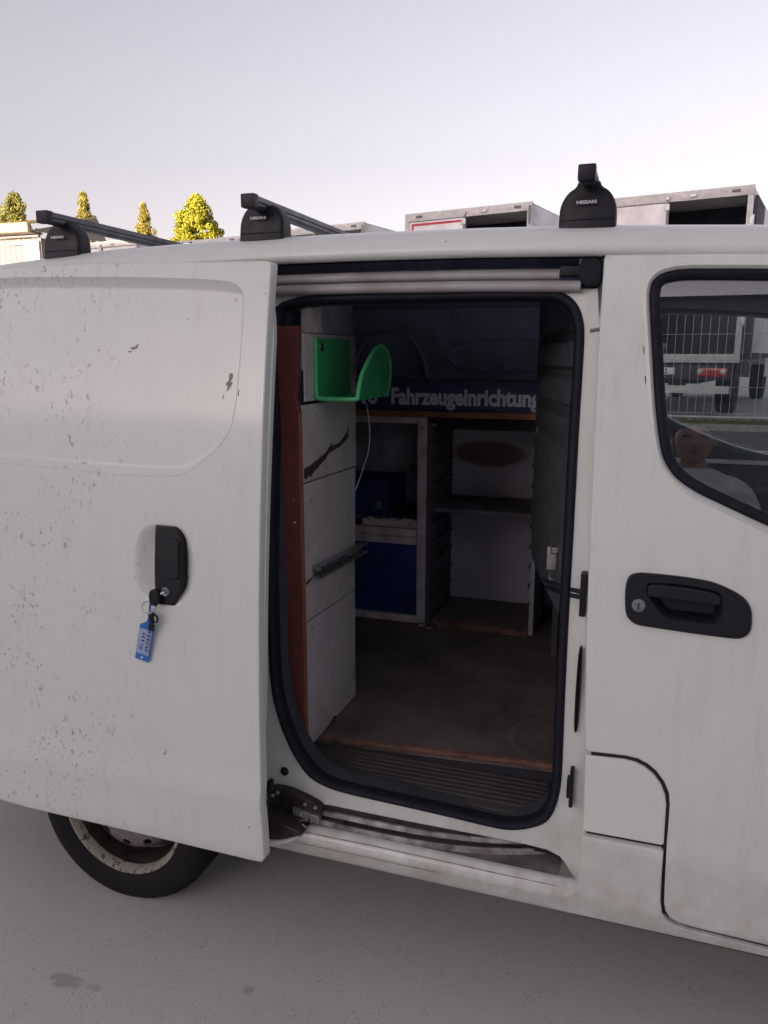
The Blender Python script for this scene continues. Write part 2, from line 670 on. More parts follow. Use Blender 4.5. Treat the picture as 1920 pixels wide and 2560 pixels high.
def extrude(bm, prof, xs, dz=lambda x: 0, cap=True):
    """profile of (y, z) points swept along x"""
    rows = [[bm.verts.new((x, y, z + dz(x))) for (y, z) in prof] for x in xs]
    for a, b in zip(rows, rows[1:]):
        for i in range(len(prof) - 1):
            bm.faces.new((a[i], b[i], b[i + 1], a[i + 1]))
    if cap and len(prof) > 2:
        bm.faces.new(rows[0])
        bm.faces.new(rows[-1][::-1])


def lin(a, b, n):
    return [a + (b - a) * i / (n - 1) for i in range(n)]


def lathe(bm, prof, c, n=64, mod=None):
    """profile of (radius, y) turned about the y axis through c"""
    rows = []
    for i in range(n):
        a = 2 * math.pi * i / n
        row = []
        for (r, y) in prof:
            rr = r + (mod(i, r, y) if mod else 0)
            row.append(bm.verts.new((c[0] + rr * math.cos(a), c[1] + y, c[2] + rr * math.sin(a))))
        rows.append(row)
    for i in range(n):
        a, b = rows[i], rows[(i + 1) % n]
        for j in range(len(prof) - 1):
            bm.faces.new((a[j], a[j + 1], b[j + 1], b[j]))


def text(name, body, size, mat, parent, loc, rot, sx=1, bold=0, ext=.0004, align='CENTER', shear=0, local=False):
    cu = bpy.data.curves.new('txt', 'FONT')
    cu.body = body
    cu.size = size
    cu.align_x = align
    cu.extrude = ext
    cu.offset = bold
    cu.shear = shear
    cu.resolution_u = 3
    to = bpy.data.objects.new('txt', cu)
    COL.objects.link(to)
    dg = bpy.context.evaluated_depsgraph_get()
    me = bpy.data.meshes.new_from_object(to.evaluated_get(dg))
    bpy.data.objects.remove(to)
    bpy.data.curves.remove(cu)
    me.transform(Matrix.Diagonal((sx, 1, 1, 1)))
    me.transform(rot.to_4x4())
    me.materials.clear()
    me.materials.append(M[mat])
    o = bpy.data.objects.new(name, me)
    COL.objects.link(o)
    o.parent = parent
    o.location = Vector(loc) - (Vector((0, 0, 0)) if local else origin(parent))
    return o


FACE_Y = Matrix.Rotation(R(90), 3, 'X')      # text reading along +x, facing -y

# ------------------------------------------------------------------ ground
def gz(x, y):
    t = min(1, max(0, (y - 2.6) / 5.4))
    return .47 * t * t * (3 - 2 * t) + .06 * min(1, max(0, (y - 8) / 3))


bm = bmesh.new()
xs = [-300, -120, -60, -30] + [-20 + i for i in range(41)] + [30, 60, 120, 300]
ys = [-300, -100, -40, -20, -10, -5] + [-3 + .5 * i for i in range(31)] + [14, 18, 25, 40, 60, 100, 200, 500]
gv = [[bm.verts.new((x, y, gz(x, y))) for x in xs] for y in ys]
for i in range(len(ys) - 1):
    for j in range(len(xs) - 1):
        bm.faces.new((gv[i][j], gv[i][j + 1], gv[i + 1][j + 1], gv[i + 1][j]))
tag(obj('ground', bm, 'ground', sharp=180), 'grey speckled concrete yard under and around the white van', kind='structure')


def strip(name, x0, x1, y0, y1, mat, lift, label):
    b = bmesh.new()
    sx = lin(x0, x1, 41)
    sy = resample([(y0,), (y1,)], .5, False)
    rows = [[b.verts.new((x, y[0], gz(x, y[0]) + lift)) for x in sx] for y in sy]
    for i in range(len(sy) - 1):
        for j in range(40):
            b.faces.new((rows[i][j], rows[i][j + 1], rows[i + 1][j + 1], rows[i + 1][j]))
    return tag(obj(name, b, mat, sharp=180), label, kind='structure')


strip('road', -40, 40, 4.5, 10.0, 'asphalt', .004, 'grey asphalt road strip seen through the van windows')
strip('road_marking', -40, 40, 7.9, 8.02, 'whiteline', .008, 'worn white line painted on the asphalt road')
bm = bmesh.new()
add_box(bm, -40, 40, 10.0, 10.14, .3, gz(0, 10) + .09, .015)
tag(obj('kerb', bm, 'kerb'), 'low concrete kerb between the road and the grass', kind='structure')
strip('verge', -40, 40, 10.15, 11.6, simple('soil', (.10, .085, .06), .95), .01, 'strip of soil and grass under the wire fence')
bm = bmesh.new()
for i in range(16000):
    x = random.uniform(-9, 9)
    y = random.uniform(10.16, 11.55)
    z = gz(x, y)
    h = random.uniform(.04, .12)
    a = random.uniform(0, 6.28)
    dx, dy = math.cos(a) * .007, math.sin(a) * .007
    bx, by = random.uniform(-.04, .04), random.uniform(-.04, .04)
    bm.faces.new([bm.verts.new(p) for p in ((x - dx, y - dy, z), (x + dx, y + dy, z), (x + bx, y + by, z + h))])
me = bpy.data.meshes.new('grass')
bm.to_mesh(me); bm.free()
me.materials.append(M['grass'])
go = bpy.data.objects.new('grass', me)
COL.objects.link(go)
tag(go, 'short patchy grass on the verge beyond the road', kind='stuff')

# ------------------------------------------------------------------ van: shared shape
PT = [(.28, .035), (.30, .025), (.36, .003), (.42, .002), (.485, -.0035), (.505, -.0075), (.53, -.001), (.56, .002), (.75, .006), (1.0, .022), (1.2, .043), (1.4, .07), (1.6, .103), (1.73, .13), (1.80, .15)]


def fz(z):
    """how far the flank leans in from its widest line at height z (smooth through PT)"""
    def lerp(q):
        if q <= PT[0][0]: return PT[0][1]
        for (a, b), (c, d) in zip(PT, PT[1:]):
            if q <= c: return b + (d - b) * (q - a) / (c - a)
        return PT[-1][1]
    w = .05 if z > .7 else .008
    return (lerp(z - w) + 2 * lerp(z) + lerp(z + w)) / 4


def flank(off=0):
    return lambda x, z: fz(z) + off


W = 1.695        # overall width
van = thing('van', 'white panel van parked with its side door slid open', 'van', (-.5, .85, 0))


def roof_dz(x):
    T = [(-2.2, -.10), (-1.95, -.055), (-1.7, -.027), (-1.5, -.012), (-1.3, -.002), (-1.07, .004), (-.85, .006), (-.65, .006), (-.37, .003), (-.11, -.004), (.04, -.011), (.2, -.019), (.5, -.045), (.8, -.085)]
    for (a, b), (c, d) in zip(T, T[1:]):
        if x <= c:
            return b + (d - b) * (max(x, a) - a) / (c - a)
    return T[-1][1]


prof = [(.150, 1.738), (.132, 1.740), (.127, 1.746), (.126, 1.754), (.130, 1.766), (.142, 1.781), (.160, 1.793), (.18, 1.801), (.2, 1.806), (.25, 1.812), (.4, 1.822), (.62, 1.828), (.8475, 1.83)]
prof = prof + [(W - y, z) for y, z in prof[-2::-1]]
bm = bmesh.new()
extrude(bm, prof, lin(-2.15, .78, 60), roof_dz, cap=False)
obj('roof', bm, 'paint', van, 60)
bm = bmesh.new()
extrude(bm, [(.16, 1.735), (.16, 1.715), (W - .16, 1.715), (W - .16, 1.735)], lin(-.15, .75, 14), roof_dz)
obj('headliner', bm, 'headliner', van)
bm = bmesh.new()
extrude(bm, [(.216, 1.735), (.216, 1.712), (W - .16, 1.712), (W - .16, 1.735)], lin(-2.1, -.153, 24), roof_dz)
obj('load_room_ceiling', bm, 'interior', van)
bm = bmesh.new()
add_box(bm, -.103, .8, .145, .165, 1.70, 1.745)
obj('roof_gap', bm, 'gap', van)

# rail channel over the side opening
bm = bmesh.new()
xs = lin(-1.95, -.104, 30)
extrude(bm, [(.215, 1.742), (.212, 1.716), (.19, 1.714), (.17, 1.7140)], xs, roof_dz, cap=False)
obj('rail_channel', bm, simple('shade_navy_channel', (.12, .13, .22), .75), van)  # back wall coloured dark to stand for the shade under the roof edge
bm = bmesh.new()
extrude(bm, [(.205, 1.712), (.176, 1.7165), (.163, 1.7125), (.157, 1.706), (.157, 1.698), (.164, 1.6935), (.180, 1.6925)], lin(-1.95, -.19, 30), roof_dz, cap=False)
obj('upper_rail', bm, 'rail', van, 70)
bm = bmesh.new()
extrude(bm, [(.180, 1.6925), (.163, 1.692), (.153, 1.688), (.149, 1.681), (.150, 1.672), (.160, 1.668), (.19, 1.668)], lin(-1.95, -.145, 30), roof_dz, cap=False)
obj('lower_rail_lip', bm, 'rail', van, 70)
box('rail_stop', -.188, -.145, .150, .19, 1.698, 1.717, 'plastic', van, .003)
bm = bmesh.new()
prism(bm, chaikin([(-.150, 1.738), (-.104, 1.736), (-.102, 1.69), (-.108, 1.676), (-.15, 1.676)], 2), .150, .2, .004)
obj('rail_end_cover', bm, 'rubber', van)

# frame round the opening
SEAL_OUT = [(-.857, 1.679), (-.545, 1.679), (-.206, 1.677), (-.168, 1.664), (-.144, 1.639), (-.133, 1.608), (-.129, 1.583), (-.128, 1.526), (-.128, 1.36), (-.126, 1.192), (-.126, 1.02), (-.125, .841), (-.123, .703), (-.122, .607), (-.127, .558), (-.138, .518), (-.159, .492), (-.194, .471), (-.231, .459), (-.268, .456), (-.402, .464), (-.553, .469), (-.658, .473), (-.711, .485), (-.754, .512), (-.788, .552), (-.815, .608), (-.832, .659), (-.846, .721), (-.853, .844), (-.857, .996), (-.860, 1.3), (-.862, 1.6)]
seal = ccw(resample(chaikin(SEAL_OUT, 2), .025))
hole = inset(seal, .012)
fr_off = .055
outl = ccw(resample([(-1.05, 1.672), (-1.05, .40), (-.887, .40), (-.825, .419), (-.69, .432), (-.49, .430), (-.213, .432), (-.150, .428), (-.121, .417), (-.105, .398), (-.096, .382), (-.083, .365), (-.045, .365), (-.045, 1.735), (-.104, 1.735), (-.108, 1.676), (-.115, 1.672), (-.6, 1.679), (-.9, 1.678)], .025))
bm = bmesh.new()
sheet(bm, outl, [hole], flank(fr_off), sup=.004)
ring(bm, outl, flank(fr_off), outl, flank(fr_off + .012))
ring(bm, hole, flank(fr_off), hole, flank(fr_off + .05))
obj('opening_frame', bm, 'paint_low', van)
# joint line across the pillar
bm = bmesh.new()
add_tube(bm, [(-.122, fz(1.585) + .054, 1.585), (-.11, fz(1.588) + .053, 1.588), (-.09, fz(1.59) + .053, 1.590)], .0035, 6)
obj('pillar_joint', bm, 'ledge', van)
# door seal: flattened rubber bulb round the opening
bm = bmesh.new()
A = inset(seal, 0)
steps = [(.002, .006), (.004, -.004), (.009, -.010), (.015, -.010), (.020, -.006), (.023, .004), (.026, .03)]
for (d0, q0), (d1, q1) in zip(steps, steps[1:]):
    ring(bm, inset(seal, d0), flank(fr_off + q0), inset(seal, d1), flank(fr_off + q1))
obj('door_seal', bm, 'rubber', van, 60)
# reveal between seal and load room
bm = bmesh.new()
hi = inset(seal, .026)
ring(bm, hi, flank(fr_off + .02), hi, flank(fr_off + .065))
obj('opening_reveal', bm, 'trim', van)

# plugs, striker and bumpers on the frame
for (nm, x, z, r) in (('rubber_plug', -.806, .506, .011),):
    bm = bmesh.new()
    lathe(bm, [(0, -.008), (r * .6, -.007), (r, -.002), (r, .01)], (x, fz(z) + fr_off, z), 20)
    obj(nm, bm, 'rubber', van)
bm = bmesh.new()
add_box(bm, -.113, -.099, .040, .064, .575, .622, .002)
add_box(bm, -.107, -.099, .040, .064, .622, .645, .002)
add_box(bm, -.107, -.099, .040, .064, .553, .575, .002)
obj('door_striker', bm, 'plastic', van)
bm = bmesh.new()
l = chaikin([(-.104, .915), (-.100, .925), (-.096, .915), (-.0955, .80), (-.097, .735), (-.101, .725), (-.105, .735), (-.106, .80)], 2)
prism(bm, l, .050, .085, .003)
obj('pillar_bumper', bm, 'rubber', van)
bm = bmesh.new()
add_tube(bm, [(-.20, .16, 1.035), (-.135, .085, 1.042), (-.10, .072, 1.042)], .005, 8)
add_tube(bm, [(-.19, .16, 1.02), (-.135, .082, 1.030), (-.10, .069, 1.030)], .005, 8)
add_box(bm, -.108, -.095, .06, .09, .99, 1.085, .004)
obj('latch_bar', bm, 'plastic', van)
bm = bmesh.new()
add_box(bm, -.215, -.190, .375, .40, 1.0, 1.06, .004)
obj('belt_bracket', bm, 'steel', van)
tube('bracket_clip', [(-.205, .375, 1.068), (-.205, .37, 1.045), (-.188, .37, 1.045), (-.188, .37, 1.06), (-.165, .37, 1.068)], .0022, 'chrome', van, 6)
tube('bracket_clip', [(-.205, .375, .995), (-.205, .37, .978), (-.190, .37, .978), (-.188, .37, .985), (-.165, .37, .975)], .0022, 'chrome', van, 6)

# sill, track and ledge
bm = bmesh.new()
sp = [(.16, .372), (.055, .370), (.046, .371), (.040, .3725), (.037, .382), (.030, .3835), (.022, .381), (.013, .372), (.0065, .360), (.0058, .350), (fz(.338) + .0012, .338), (fz(.32) + .001, .320), (fz(.306) + .001, .306), (fz(.30) + .006, .297), (.06, .291), (.2, .291)]
extrude(bm, sp, lin(-1.0, -.062, 24))
sill = obj('sill', bm, 'paint_sill', van, 40)
bm = bmesh.new()
add_tube(bm, [(x, .0128 + .0004 * math.sin(x * 31), .3735 + .0012 * math.sin(x * 9)) for x in lin(-.80, -.12, 30)], .0011, 5)
add_tube(bm, [(x, .0052, .3465 - .006 * max(0, (-x - .5))) for x in lin(-.86, -.40, 18)], .0008, 5)
obj('sill_seam', bm, simple('rusty_seam', (.42, .35, .30), .8, var=.7, vs_=40, c2=(.16, .11, .08)), sill)
bm = bmesh.new()
add_box(bm, -.99, -.09, .128, .15, .36, .47)
obj('track_recess', bm, 'ledge', van)


bm = bmesh.new()
add_box(bm, -.66, -.125, .047, .125, .3712, .3748, .001)
obj('track_floor', bm, 'ledge', van)

def curved_bar(name, pts, h, dpt, mat, bev=.003):
    """bar following (x, y, z-top) points"""
    pts = resample(chaikin(pts, 2, False), .03, False)
    b = bmesh.new()
    prof_ = [(0, -h), (-bev, -h + bev), (-bev, -bev), (0, 0), (dpt, 0), (dpt, -h)]
    rows = [[b.verts.new((x, y + q, z + s)) for q, s in prof_] for x, y, z in pts]
    n = len(prof_)
    for r0, r1 in zip(rows, rows[1:]):
        for i in range(n):
            b.faces.new((r0[i], r1[i], r1[(i + 1) % n], r0[(i + 1) % n]))
    b.faces.new(rows[0]); b.faces.new(rows[-1][::-1])
    return obj(name, b, mat, van, 40)


curved_bar('track_cover', [(-.80, .060, .436), (-.70, .058, .433), (-.49, .060, .430), (-.35, .072, .428), (-.24, .092, .428), (-.18, .115, .428)], .018, .03, 'grease')
curved_bar('track_face', [(-.80, .050, .418), (-.70, .050, .416), (-.49, .053, .412), (-.35, .066, .412), (-.24, .087, .414), (-.18, .112, .414)], .014, .03, 'track', .005)
curved_bar('track_lip', [(-.74, .044, .394), (-.62, .040, .393), (-.49, .042, .391), (-.38, .052, .390), (-.29, .070, .390), (-.20, .094, .392), (-.14, .120, .394)], .016, .004, 'track', .001)
bm = bmesh.new()
add_box(bm, -.80, -.12, .10, .126, .388, .412)
obj('track_slot', bm, 'gap', van)
# hinge arm of the sliding door
hinge_y = .035
bm = bmesh.new()
prism(bm, chaikin([(-.855, .46), (-.80, .468), (-.74, .452), (-.70, .436), (-.70, .408), (-.76, .408), (-.84, .408)], 2), hinge_y - .004, hinge_y + .03, .003)
obj('hinge_mount', bm, 'grease', van)
bm = bmesh.new()
prism(bm, [(-.775, .425), (-.705, .416), (-.700, .404), (-.705, .396), (-.775, .405)], hinge_y - .012, hinge_y + .0, .002)
obj('hinge_plate', bm, 'steel', van)
bm = bmesh.new()
prism(bm, chaikin([(-.845, .425), (-.80, .41), (-.735, .395), (-.728, .385), (-.76, .372), (-.80, .356), (-.85, .352)], 1), -.02, .03, .004)
obj('hinge_arm', bm, 'grease', van)
bm = bmesh.new()
add_tube(bm, chaikin([(-.87, -.045, .335), (-.845, -.035, .348), (-.80, -.02, .352), (-.765, -.005, .358), (-.745, .005, .375), (-.735, .012, .392)], 2, False), .0065, 8)
obj('hinge_flange', bm, 'paint', van)
for (x, z) in ((-.832, .445), (-.818, .455), (-.742, .438), (-.715, .434), (-.752, .412), (-.722, .408)):
    bm = bmesh.new()
    lathe(bm, [(0, -.005), (.004, -.005), (.0055, -.003), (.0055, .004)], (x, hinge_y - (.012 if z < .42 else .004), z), 10)
    obj('hinge_bolt', bm, 'steel', van)
tube('hinge_spring', [(-.78, hinge_y - .015, .392), (-.75, hinge_y - .016, .398), (-.725, hinge_y - .014, .404), (-.722, hinge_y - .014, .398)], .0028, 'chrome', van, 6)

# ------------------------------------------------------------------ sliding door
sdo = -.10
bm = bmesh.new()
DO = chaikin([(-1.645, 1.70), (-1.645, .40), (-1.61, .358), (-1.50, .350), (-1.20, .349), (-.835, .345), (-.806, .346), (-.797, .358), (-.797, .5), (-.797, 1.1), (-.797, 1.725), (-.799, 1.733), (-.807, 1.735), (-1.07, 1.742), (-1.29, 1.748), (-1.60, 1.745)], 0)
DO = ccw(resample(DO, .02))
RC = chaikin([(-1.60, 1.70), (-1.58, 1.724), (-1.50, 1.726), (-1.186, 1.717), (-.971, 1.706), (-.899, 1.699), (-.873, 1.690), (-.859, 1.673), (-.854, 1.646), (-.855, 1.569), (-.859, 1.482), (-.864, 1.412), (-.876, 1.368), (-.895, 1.341), (-.93, 1.308), (-.971, 1.279), (-.997, 1.267), (-1.034, 1.260), (-1.11, 1.259), (-1.28, 1.262), (-1.50, 1.270), (-1.58, 1.275), (-1.60, 1.30)], 2)
RC = ccw(resample(RC, .02))
OV = ccw(resample(chaikin([(-1.059, 1.153), (-1.01, 1.152), (-.984, 1.142), (-.967, 1.111), (-.959, 1.075), (-.958, 1.038), (-.966, .995), (-.988, .969), (-1.021, .956), (-1.065, .956), (-1.098, .972), (-1.117, 1.004), (-1.125, 1.051), (-1.122, 1.099), (-1.108, 1.133), (-1.086, 1.148)], 2), .012))


def rw(m):
    """width of the stamped ledge: broad at the top and the bottom, thin at the side"""
    return .0075 + (.0105 * max(0, -m.y) ** 2) + (.018 * max(0, m.y) ** 2)


fk = flank(sdo)
sheet(bm, DO, [RC, OV], fk, sup=.004)
r1 = inset(RC, lambda m: rw(m) * .15)
r2 = inset(RC, lambda m: rw(m) * .85)
r3 = inset(RC, lambda m: rw(m) * 1.1)
rb0 = inset(RC, .0012)
ring(bm, RC, fk, rb0, flank(sdo - .0012))
r1 = inset(RC, lambda m: .0012 + rw(m) * .15)
ring(bm, rb0, flank(sdo - .0012), r1, flank(sdo + .0015))
ring(bm, r1, flank(sdo + .0015), r2, flank(sdo + .0165))
ring(bm, r2, flank(sdo + .0165), r3, flank(sdo + .018))
sheet(bm, r3, [], flank(sdo + .018), sup=.004)
prev, pd = OV, 0
for d, q in ((.004, .001), (.012, .006), (.024, .015), (.034, .021), (.042, .023)):
    nx = inset(OV, d)
    ring(bm, prev, flank(sdo + pd), nx, flank(sdo + q))
    prev, pd = nx, q
sheet(bm, prev, [], flank(sdo + pd), sup=.003)
rim_back(bm, DO, fk, .030)
sld = obj('sliding_door', bm, 'paint_door', van, 40)
# inner shell of the door with its front flange
bm = bmesh.new()
IN = ccw(resample(chaikin([(-1.63, 1.70), (-1.63, .40), (-.82, .372), (-.806, .60), (-.801, .66), (-.795, .72), (-.792, 1.0), (-.790, 1.55), (-.792, 1.60), (-.803, 1.66), (-.806, 1.70)], 1), .025))
sheet(bm, IN, [], flank(sdo + .042))
ring(bm, IN, flank(sdo + .042), IN, flank(sdo + .028))
I2 = inset(IN, .012)
ring(bm, IN, flank(sdo + .028), I2, flank(sdo + .018))
obj('door_flange', bm, 'paint', sld)
box('door_buffer', -.800, -.789, -.064, -.042, .515, .540, 'rubber', sld, .003)
bm = bmesh.new()
add_tube(bm, [(-.7955, sdo + .010 + fz(z), z) for z in lin(.60, .78, 8)], .0016, 6)
obj('rust_streak', bm, simple('rust_red', (.24, .04, .03), .8), sld)
for pts in ([(-.893, 1.494), (-.886, 1.497), (-.883, 1.489), (-.889, 1.478), (-.884, 1.474), (-.892, 1.462), (-.898, 1.455), (-.896, 1.467), (-.902, 1.472), (-.894, 1.480)], [(-.907, 1.448), (-.904, 1.446), (-.908, 1.437)], [(-1.155, 1.548), (-1.140, 1.552), (-1.137, 1.563), (-1.146, 1.556), (-1.16, 1.553)], [(-1.166, 1.546), (-1.155, 1.545), (-1.16, 1.541)], [(-.889, 1.655), (-.884, 1.660), (-.883, 1.659), (-.888, 1.653)], [(-1.01, 1.618), (-1.006, 1.616), (-1.007, 1.614)], [(-.906, 1.353), (-.899, 1.354), (-.899, 1.352)], [(-1.30, 1.7225), (-1.20, 1.7185), (-1.17, 1.7205), (-1.20, 1.7165), (-1.26, 1.718)], [(-1.06, .585), (-1.052, .592), (-1.050, .600), (-1.0495, .592), (-1.0555, .584)]):
    bm = bmesh.new()
    prism(bm, pts, -.0009, .0004, .0002, flank(sdo + (.018 if pts[0][1] > 1.28 else 0)))
    obj('paint_chip', bm, simple('bare_grey_filler', (.30, .28, .25), .7) if len(pts) > 4 and pts[0][0] > -1.2 and pts[0][1] > 1 else 'ledge', sld)
# handle
HS = [(-1.063, 1.148), (-1.01, 1.148), (-1.0, 1.141), (-.991, 1.123), (-.992, 1.035), (-.989, 1.03), (-.992, 1.007), (-1.01, .969), (-1.014, .963), (-1.062, .963), (-1.065, 1.009), (-1.066, 1.06), (-1.065, 1.113), (-1.064, 1.137)]
prismo('handle', resample(HS, .012), -.006, .024, 'plastic', sld, .004, flank(sdo))
prismo('handle_grip', resample([(-1.035, 1.119), (-1.003, 1.121), (-.996, 1.116), (-.996, 1.034), (-1.002, 1.027), (-1.034, 1.024)], .015), -.011, -.004, 'plastic', sld, .003, flank(sdo))
bm = bmesh.new()
lathe(bm, [(0, -.0085), (.004, -.0085), (.0045, -.007), (.0095, -.0085), (.011, -.007), (.0115, 0)], (-1.034, sdo + fz(.995) - .001, .995), 20)
obj('door_lock', bm, 'steel', sld)

# ------------------------------------------------------------------ front door, flap, lower flank
FW_OUT = [(.86, 1.30), (.74, 1.46), (.60, 1.60), (.52, 1.655), (.40, 1.685), (.202, 1.697), (.098, 1.701), (.051, 1.702), (.027, 1.699), (.008, 1.693), (-.004, 1.68), (-.008, 1.665), (-.008, 1.643), (-.002, 1.592), (.007, 1.516), (.016, 1.44), (.027, 1.377), (.036, 1.339), (.048, 1.317), (.066, 1.295), (.103, 1.271), (.152, 1.25), (.235, 1.214), (.36, 1.17), (.52, 1.14), (.75, 1.135), (.87, 1.15), (.90, 1.20)]
FW = ccw(resample(chaikin(FW_OUT, 2), .02))
FD = [(1.02, 1.12), (.66, 1.60), (.50, 1.70), (.35, 1.722), (.199, 1.729), (-.095, 1.734), (-.0975, 1.7315), (-.099, 1.726), (-.099, 1.597), (-.097, 1.447), (-.0925, 1.205), (-.087, .955), (-.077, .72), (-.071, .7125), (.007, .716), (.030, .714), (.050, .706), (.068, .693), (.085, .672), (.096, .648), (.0995, .622), (.1, .58), (.1, .531), (.1015, .46), (.104, .395), (.108, .374), (.117, .360), (.133, .351), (.16, .346), (.31, .340), (.9, .340), (1.0, .38), (1.04, .5), (1.05, .9)]
FD = inset(ccw(resample(FD, .02)), .003)
FH = ccw(resample(chaikin([(-.014, 1.092), (-.008, 1.101), (.003, 1.105), (.015, 1.107), (.089, 1.106), (.133, 1.102), (.152, 1.098), (.173, 1.091), (.198, 1.079), (.212, 1.066), (.219, 1.050), (.221, 1.026), (.219, 1.009), (.21, .998), (.197, .993), (.173, .993), (.100, .995), (.022, .999), (.007, 1.001), (-.006, 1.009), (-.013, 1.022), (-.016, 1.046), (-.017, 1.074)], 1), .012))
bm = bmesh.new()
ff = flank(0)
# raised lip round the window
w1 = inset(FW, -.012)
sheet(bm, FD, [w1, inset(FH, .006)], ff, sup=.004)
ring(bm, w1, ff, inset(FW, -.006), flank(-.004))
ring(bm, inset(FW, -.006), flank(-.004), FW, flank(.004))
ring(bm, FW, flank(.004), FW, flank(.03))
rim_back(bm, FD, ff, .045, .0035)
fd = obj('front_door', bm, 'paint_low', van, 40)
bm = bmesh.new()
for (d0, q0), (d1, q1) in zip([(0, .006), (.003, .001), (.009, -.001), (.017, .004), (.020, .012), (.021, .03)], [(.003, .001), (.009, -.001), (.017, .004), (.020, .012), (.021, .03), (.021, .03)]):
    if d0 != d1:
        ring(bm, inset(FW, d0), flank(q0), inset(FW, d1), flank(q1))
obj('window_seal', bm, 'rubber', fd, 50)
bm = bmesh.new()
gl = inset(FW, .016)
sheet(bm, gl, [], flank(.014))
ring(bm, gl, flank(.014), gl, flank(.0175))
sheet(bm, gl, [], flank(.0175))
obj('window', bm, 'glass', fd)
# inner door card below the window
bm = bmesh.new()
dc = ccw(resample([(.12, 1.235), (.30, 1.165), (.52, 1.12), (.95, 1.12), (.98, .5), (.9, .40), (.14, .40), (.10, .75), (-.04, .76), (-.05, 1.30), (.03, 1.32)], .03))
sheet(bm, dc, [], flank(.075))
ring(bm, dc, flank(.075), dc, flank(.045))
obj('door_card', bm, 'cabtrim', fd)
# handle
CU = ccw(resample(chaikin([(.024, 1.066), (.024, 1.086), (.031, 1.091), (.09, 1.092), (.138, 1.087), (.158, 1.083), (.165, 1.072), (.167, 1.036), (.164, 1.024), (.156, 1.017), (.119, 1.018), (.071, 1.019), (.060, 1.023), (.039, 1.045)], 1), .01))
bm = bmesh.new()
f1 = inset(FH, .004)
sheet(bm, f1, [CU], flank(-.010))
ring(bm, f1, flank(-.010), inset(FH, .001), flank(-.008))
ring(bm, inset(FH, .001), flank(-.008), FH, flank(-.004))
ring(bm, FH, flank(-.004), FH, flank(.003))
c1 = inset(CU, .003)
ring(bm, CU, flank(-.010), c1, flank(-.007))
ring(bm, c1, flank(-.007), inset(CU, .012), flank(.022))
sheet(bm, inset(CU, .012), [], flank(.022))
obj('handle', bm, 'plastic', fd, 40)
prismo('handle_grip', resample(chaikin([(.026, 1.086), (.041, 1.089), (.09, 1.088), (.138, 1.084), (.155, 1.080), (.163, 1.073), (.162, 1.058), (.150, 1.0575), (.092, 1.060), (.030, 1.062), (.026, 1.064)], 1), .012), -.016, -.004, 'plastic', fd, .004, flank(0))
bm = bmesh.new()
lathe(bm, [(0, -.0145), (.0045, -.0145), (.005, -.0125), (.0075, -.0125), (.008, -.0145), (.0115, -.0145), (.0135, -.012), (.0135, 0)], (.011, fz(1.042), 1.042), 24)
obj('door_lock', bm, 'steel', fd)
bm = bmesh.new()
add_box(bm, .0095, .0125, fz(1.042) - .0152, fz(1.042) - .014, 1.036, 1.048)
obj('keyhole', bm, 'gap', fd)

FLAP = [(-.0765, .70), (-.073, .704), (.003, .708), (.026, .706), (.046, .698), (.064, .685), (.080, .665), (.090, .642), (.0935, .62), (.094, .58), (.0945, .533), (.0895, .5285), (-.068, .528), (-.0725, .533)]
FL = ccw(resample(FLAP, .02))
FL = inset(FL, .0042)
bm = bmesh.new()
sheet(bm, FL, [], ff, sup=.004)
rim_back(bm, FL, ff, .03, .003)
obj('fuel_flap', bm, 'paint', van)
LP = [(-.0725, .515), (-.068, .5195), (.089, .5205), (.095, .515), (.0955, .46), (.0975, .395), (.1025, .366), (.115, .348), (.133, .339), (.16, .334), (.31, .328), (1.15, .328), (1.15, .30), (-.104, .30), (-.104, .360), (-.094, .366), (-.085, .378), (-.076, .40), (-.074, .45)]
LPc = ccw(resample(LP, .02))
LPc = inset(LPc, .0042)
bm = bmesh.new()
sheet(bm, LPc, [], ff, .012, sup=.004)
rim_back(bm, LPc, ff, .058, .003)
extrude(bm, [(fz(.30), .30), (.035, .294), (.06, .290), (.2, .290)], lin(-.10, 1.15, 12), cap=False)
obj('lower_flank', bm, 'paint_low', van)
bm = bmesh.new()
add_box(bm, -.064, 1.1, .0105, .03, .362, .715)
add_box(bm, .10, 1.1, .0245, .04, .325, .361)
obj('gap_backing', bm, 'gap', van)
bm = bmesh.new()
add_box(bm, -2.1, 1.2, .07, 1.62, .285, .30, .004)
obj('underbody', bm, 'gap', van)

# rear quarter and rear end behind the open door
arch = [(-1.335 + .345 * math.cos(R(a)), .27 + .345 * math.sin(R(a))) for a in range(5, 176, 8)]
RQ = [(-.95, 1.735), (-.95, .30), (-.985, .30)] + arch + [(-1.69, .30), (-2.12, .34), (-2.15, .9), (-2.13, 1.45), (-2.06, 1.715)]
bm = bmesh.new()
rq = ccw(resample(RQ, .03))
sheet(bm, rq, [], flank(.012), sup=.004)
rim_back(bm, rq, flank(.012), .05)
obj('rear_quarter', bm, 'paint', van)
bm = bmesh.new()
farq = ccw(resample([(-2.13, 1.735), (-2.13, .30), (1.1, .30), (1.1, 1.05), (.66, 1.60), (.50, 1.70), (.3, 1.73)], .03))
farw = [(p[0], p[1]) for p in FW]
sheet(bm, farq, [farw], lambda x, z: W - fz(z))
ring(bm, farw, lambda x, z: W - fz(z), farw, lambda x, z: W - fz(z) - .03)
farside = obj('far_flank', bm, 'paint', van)
bm = bmesh.new()
g2 = inset(FW, .016)
far = lambda o: (lambda x, z: W - fz(z) - o)
sheet(bm, g2, [], far(.018))
ring(bm, g2, far(.018), g2, far(.0145))
sheet(bm, g2, [], far(.0145))
obj('far_window', bm, 'glass', farside)
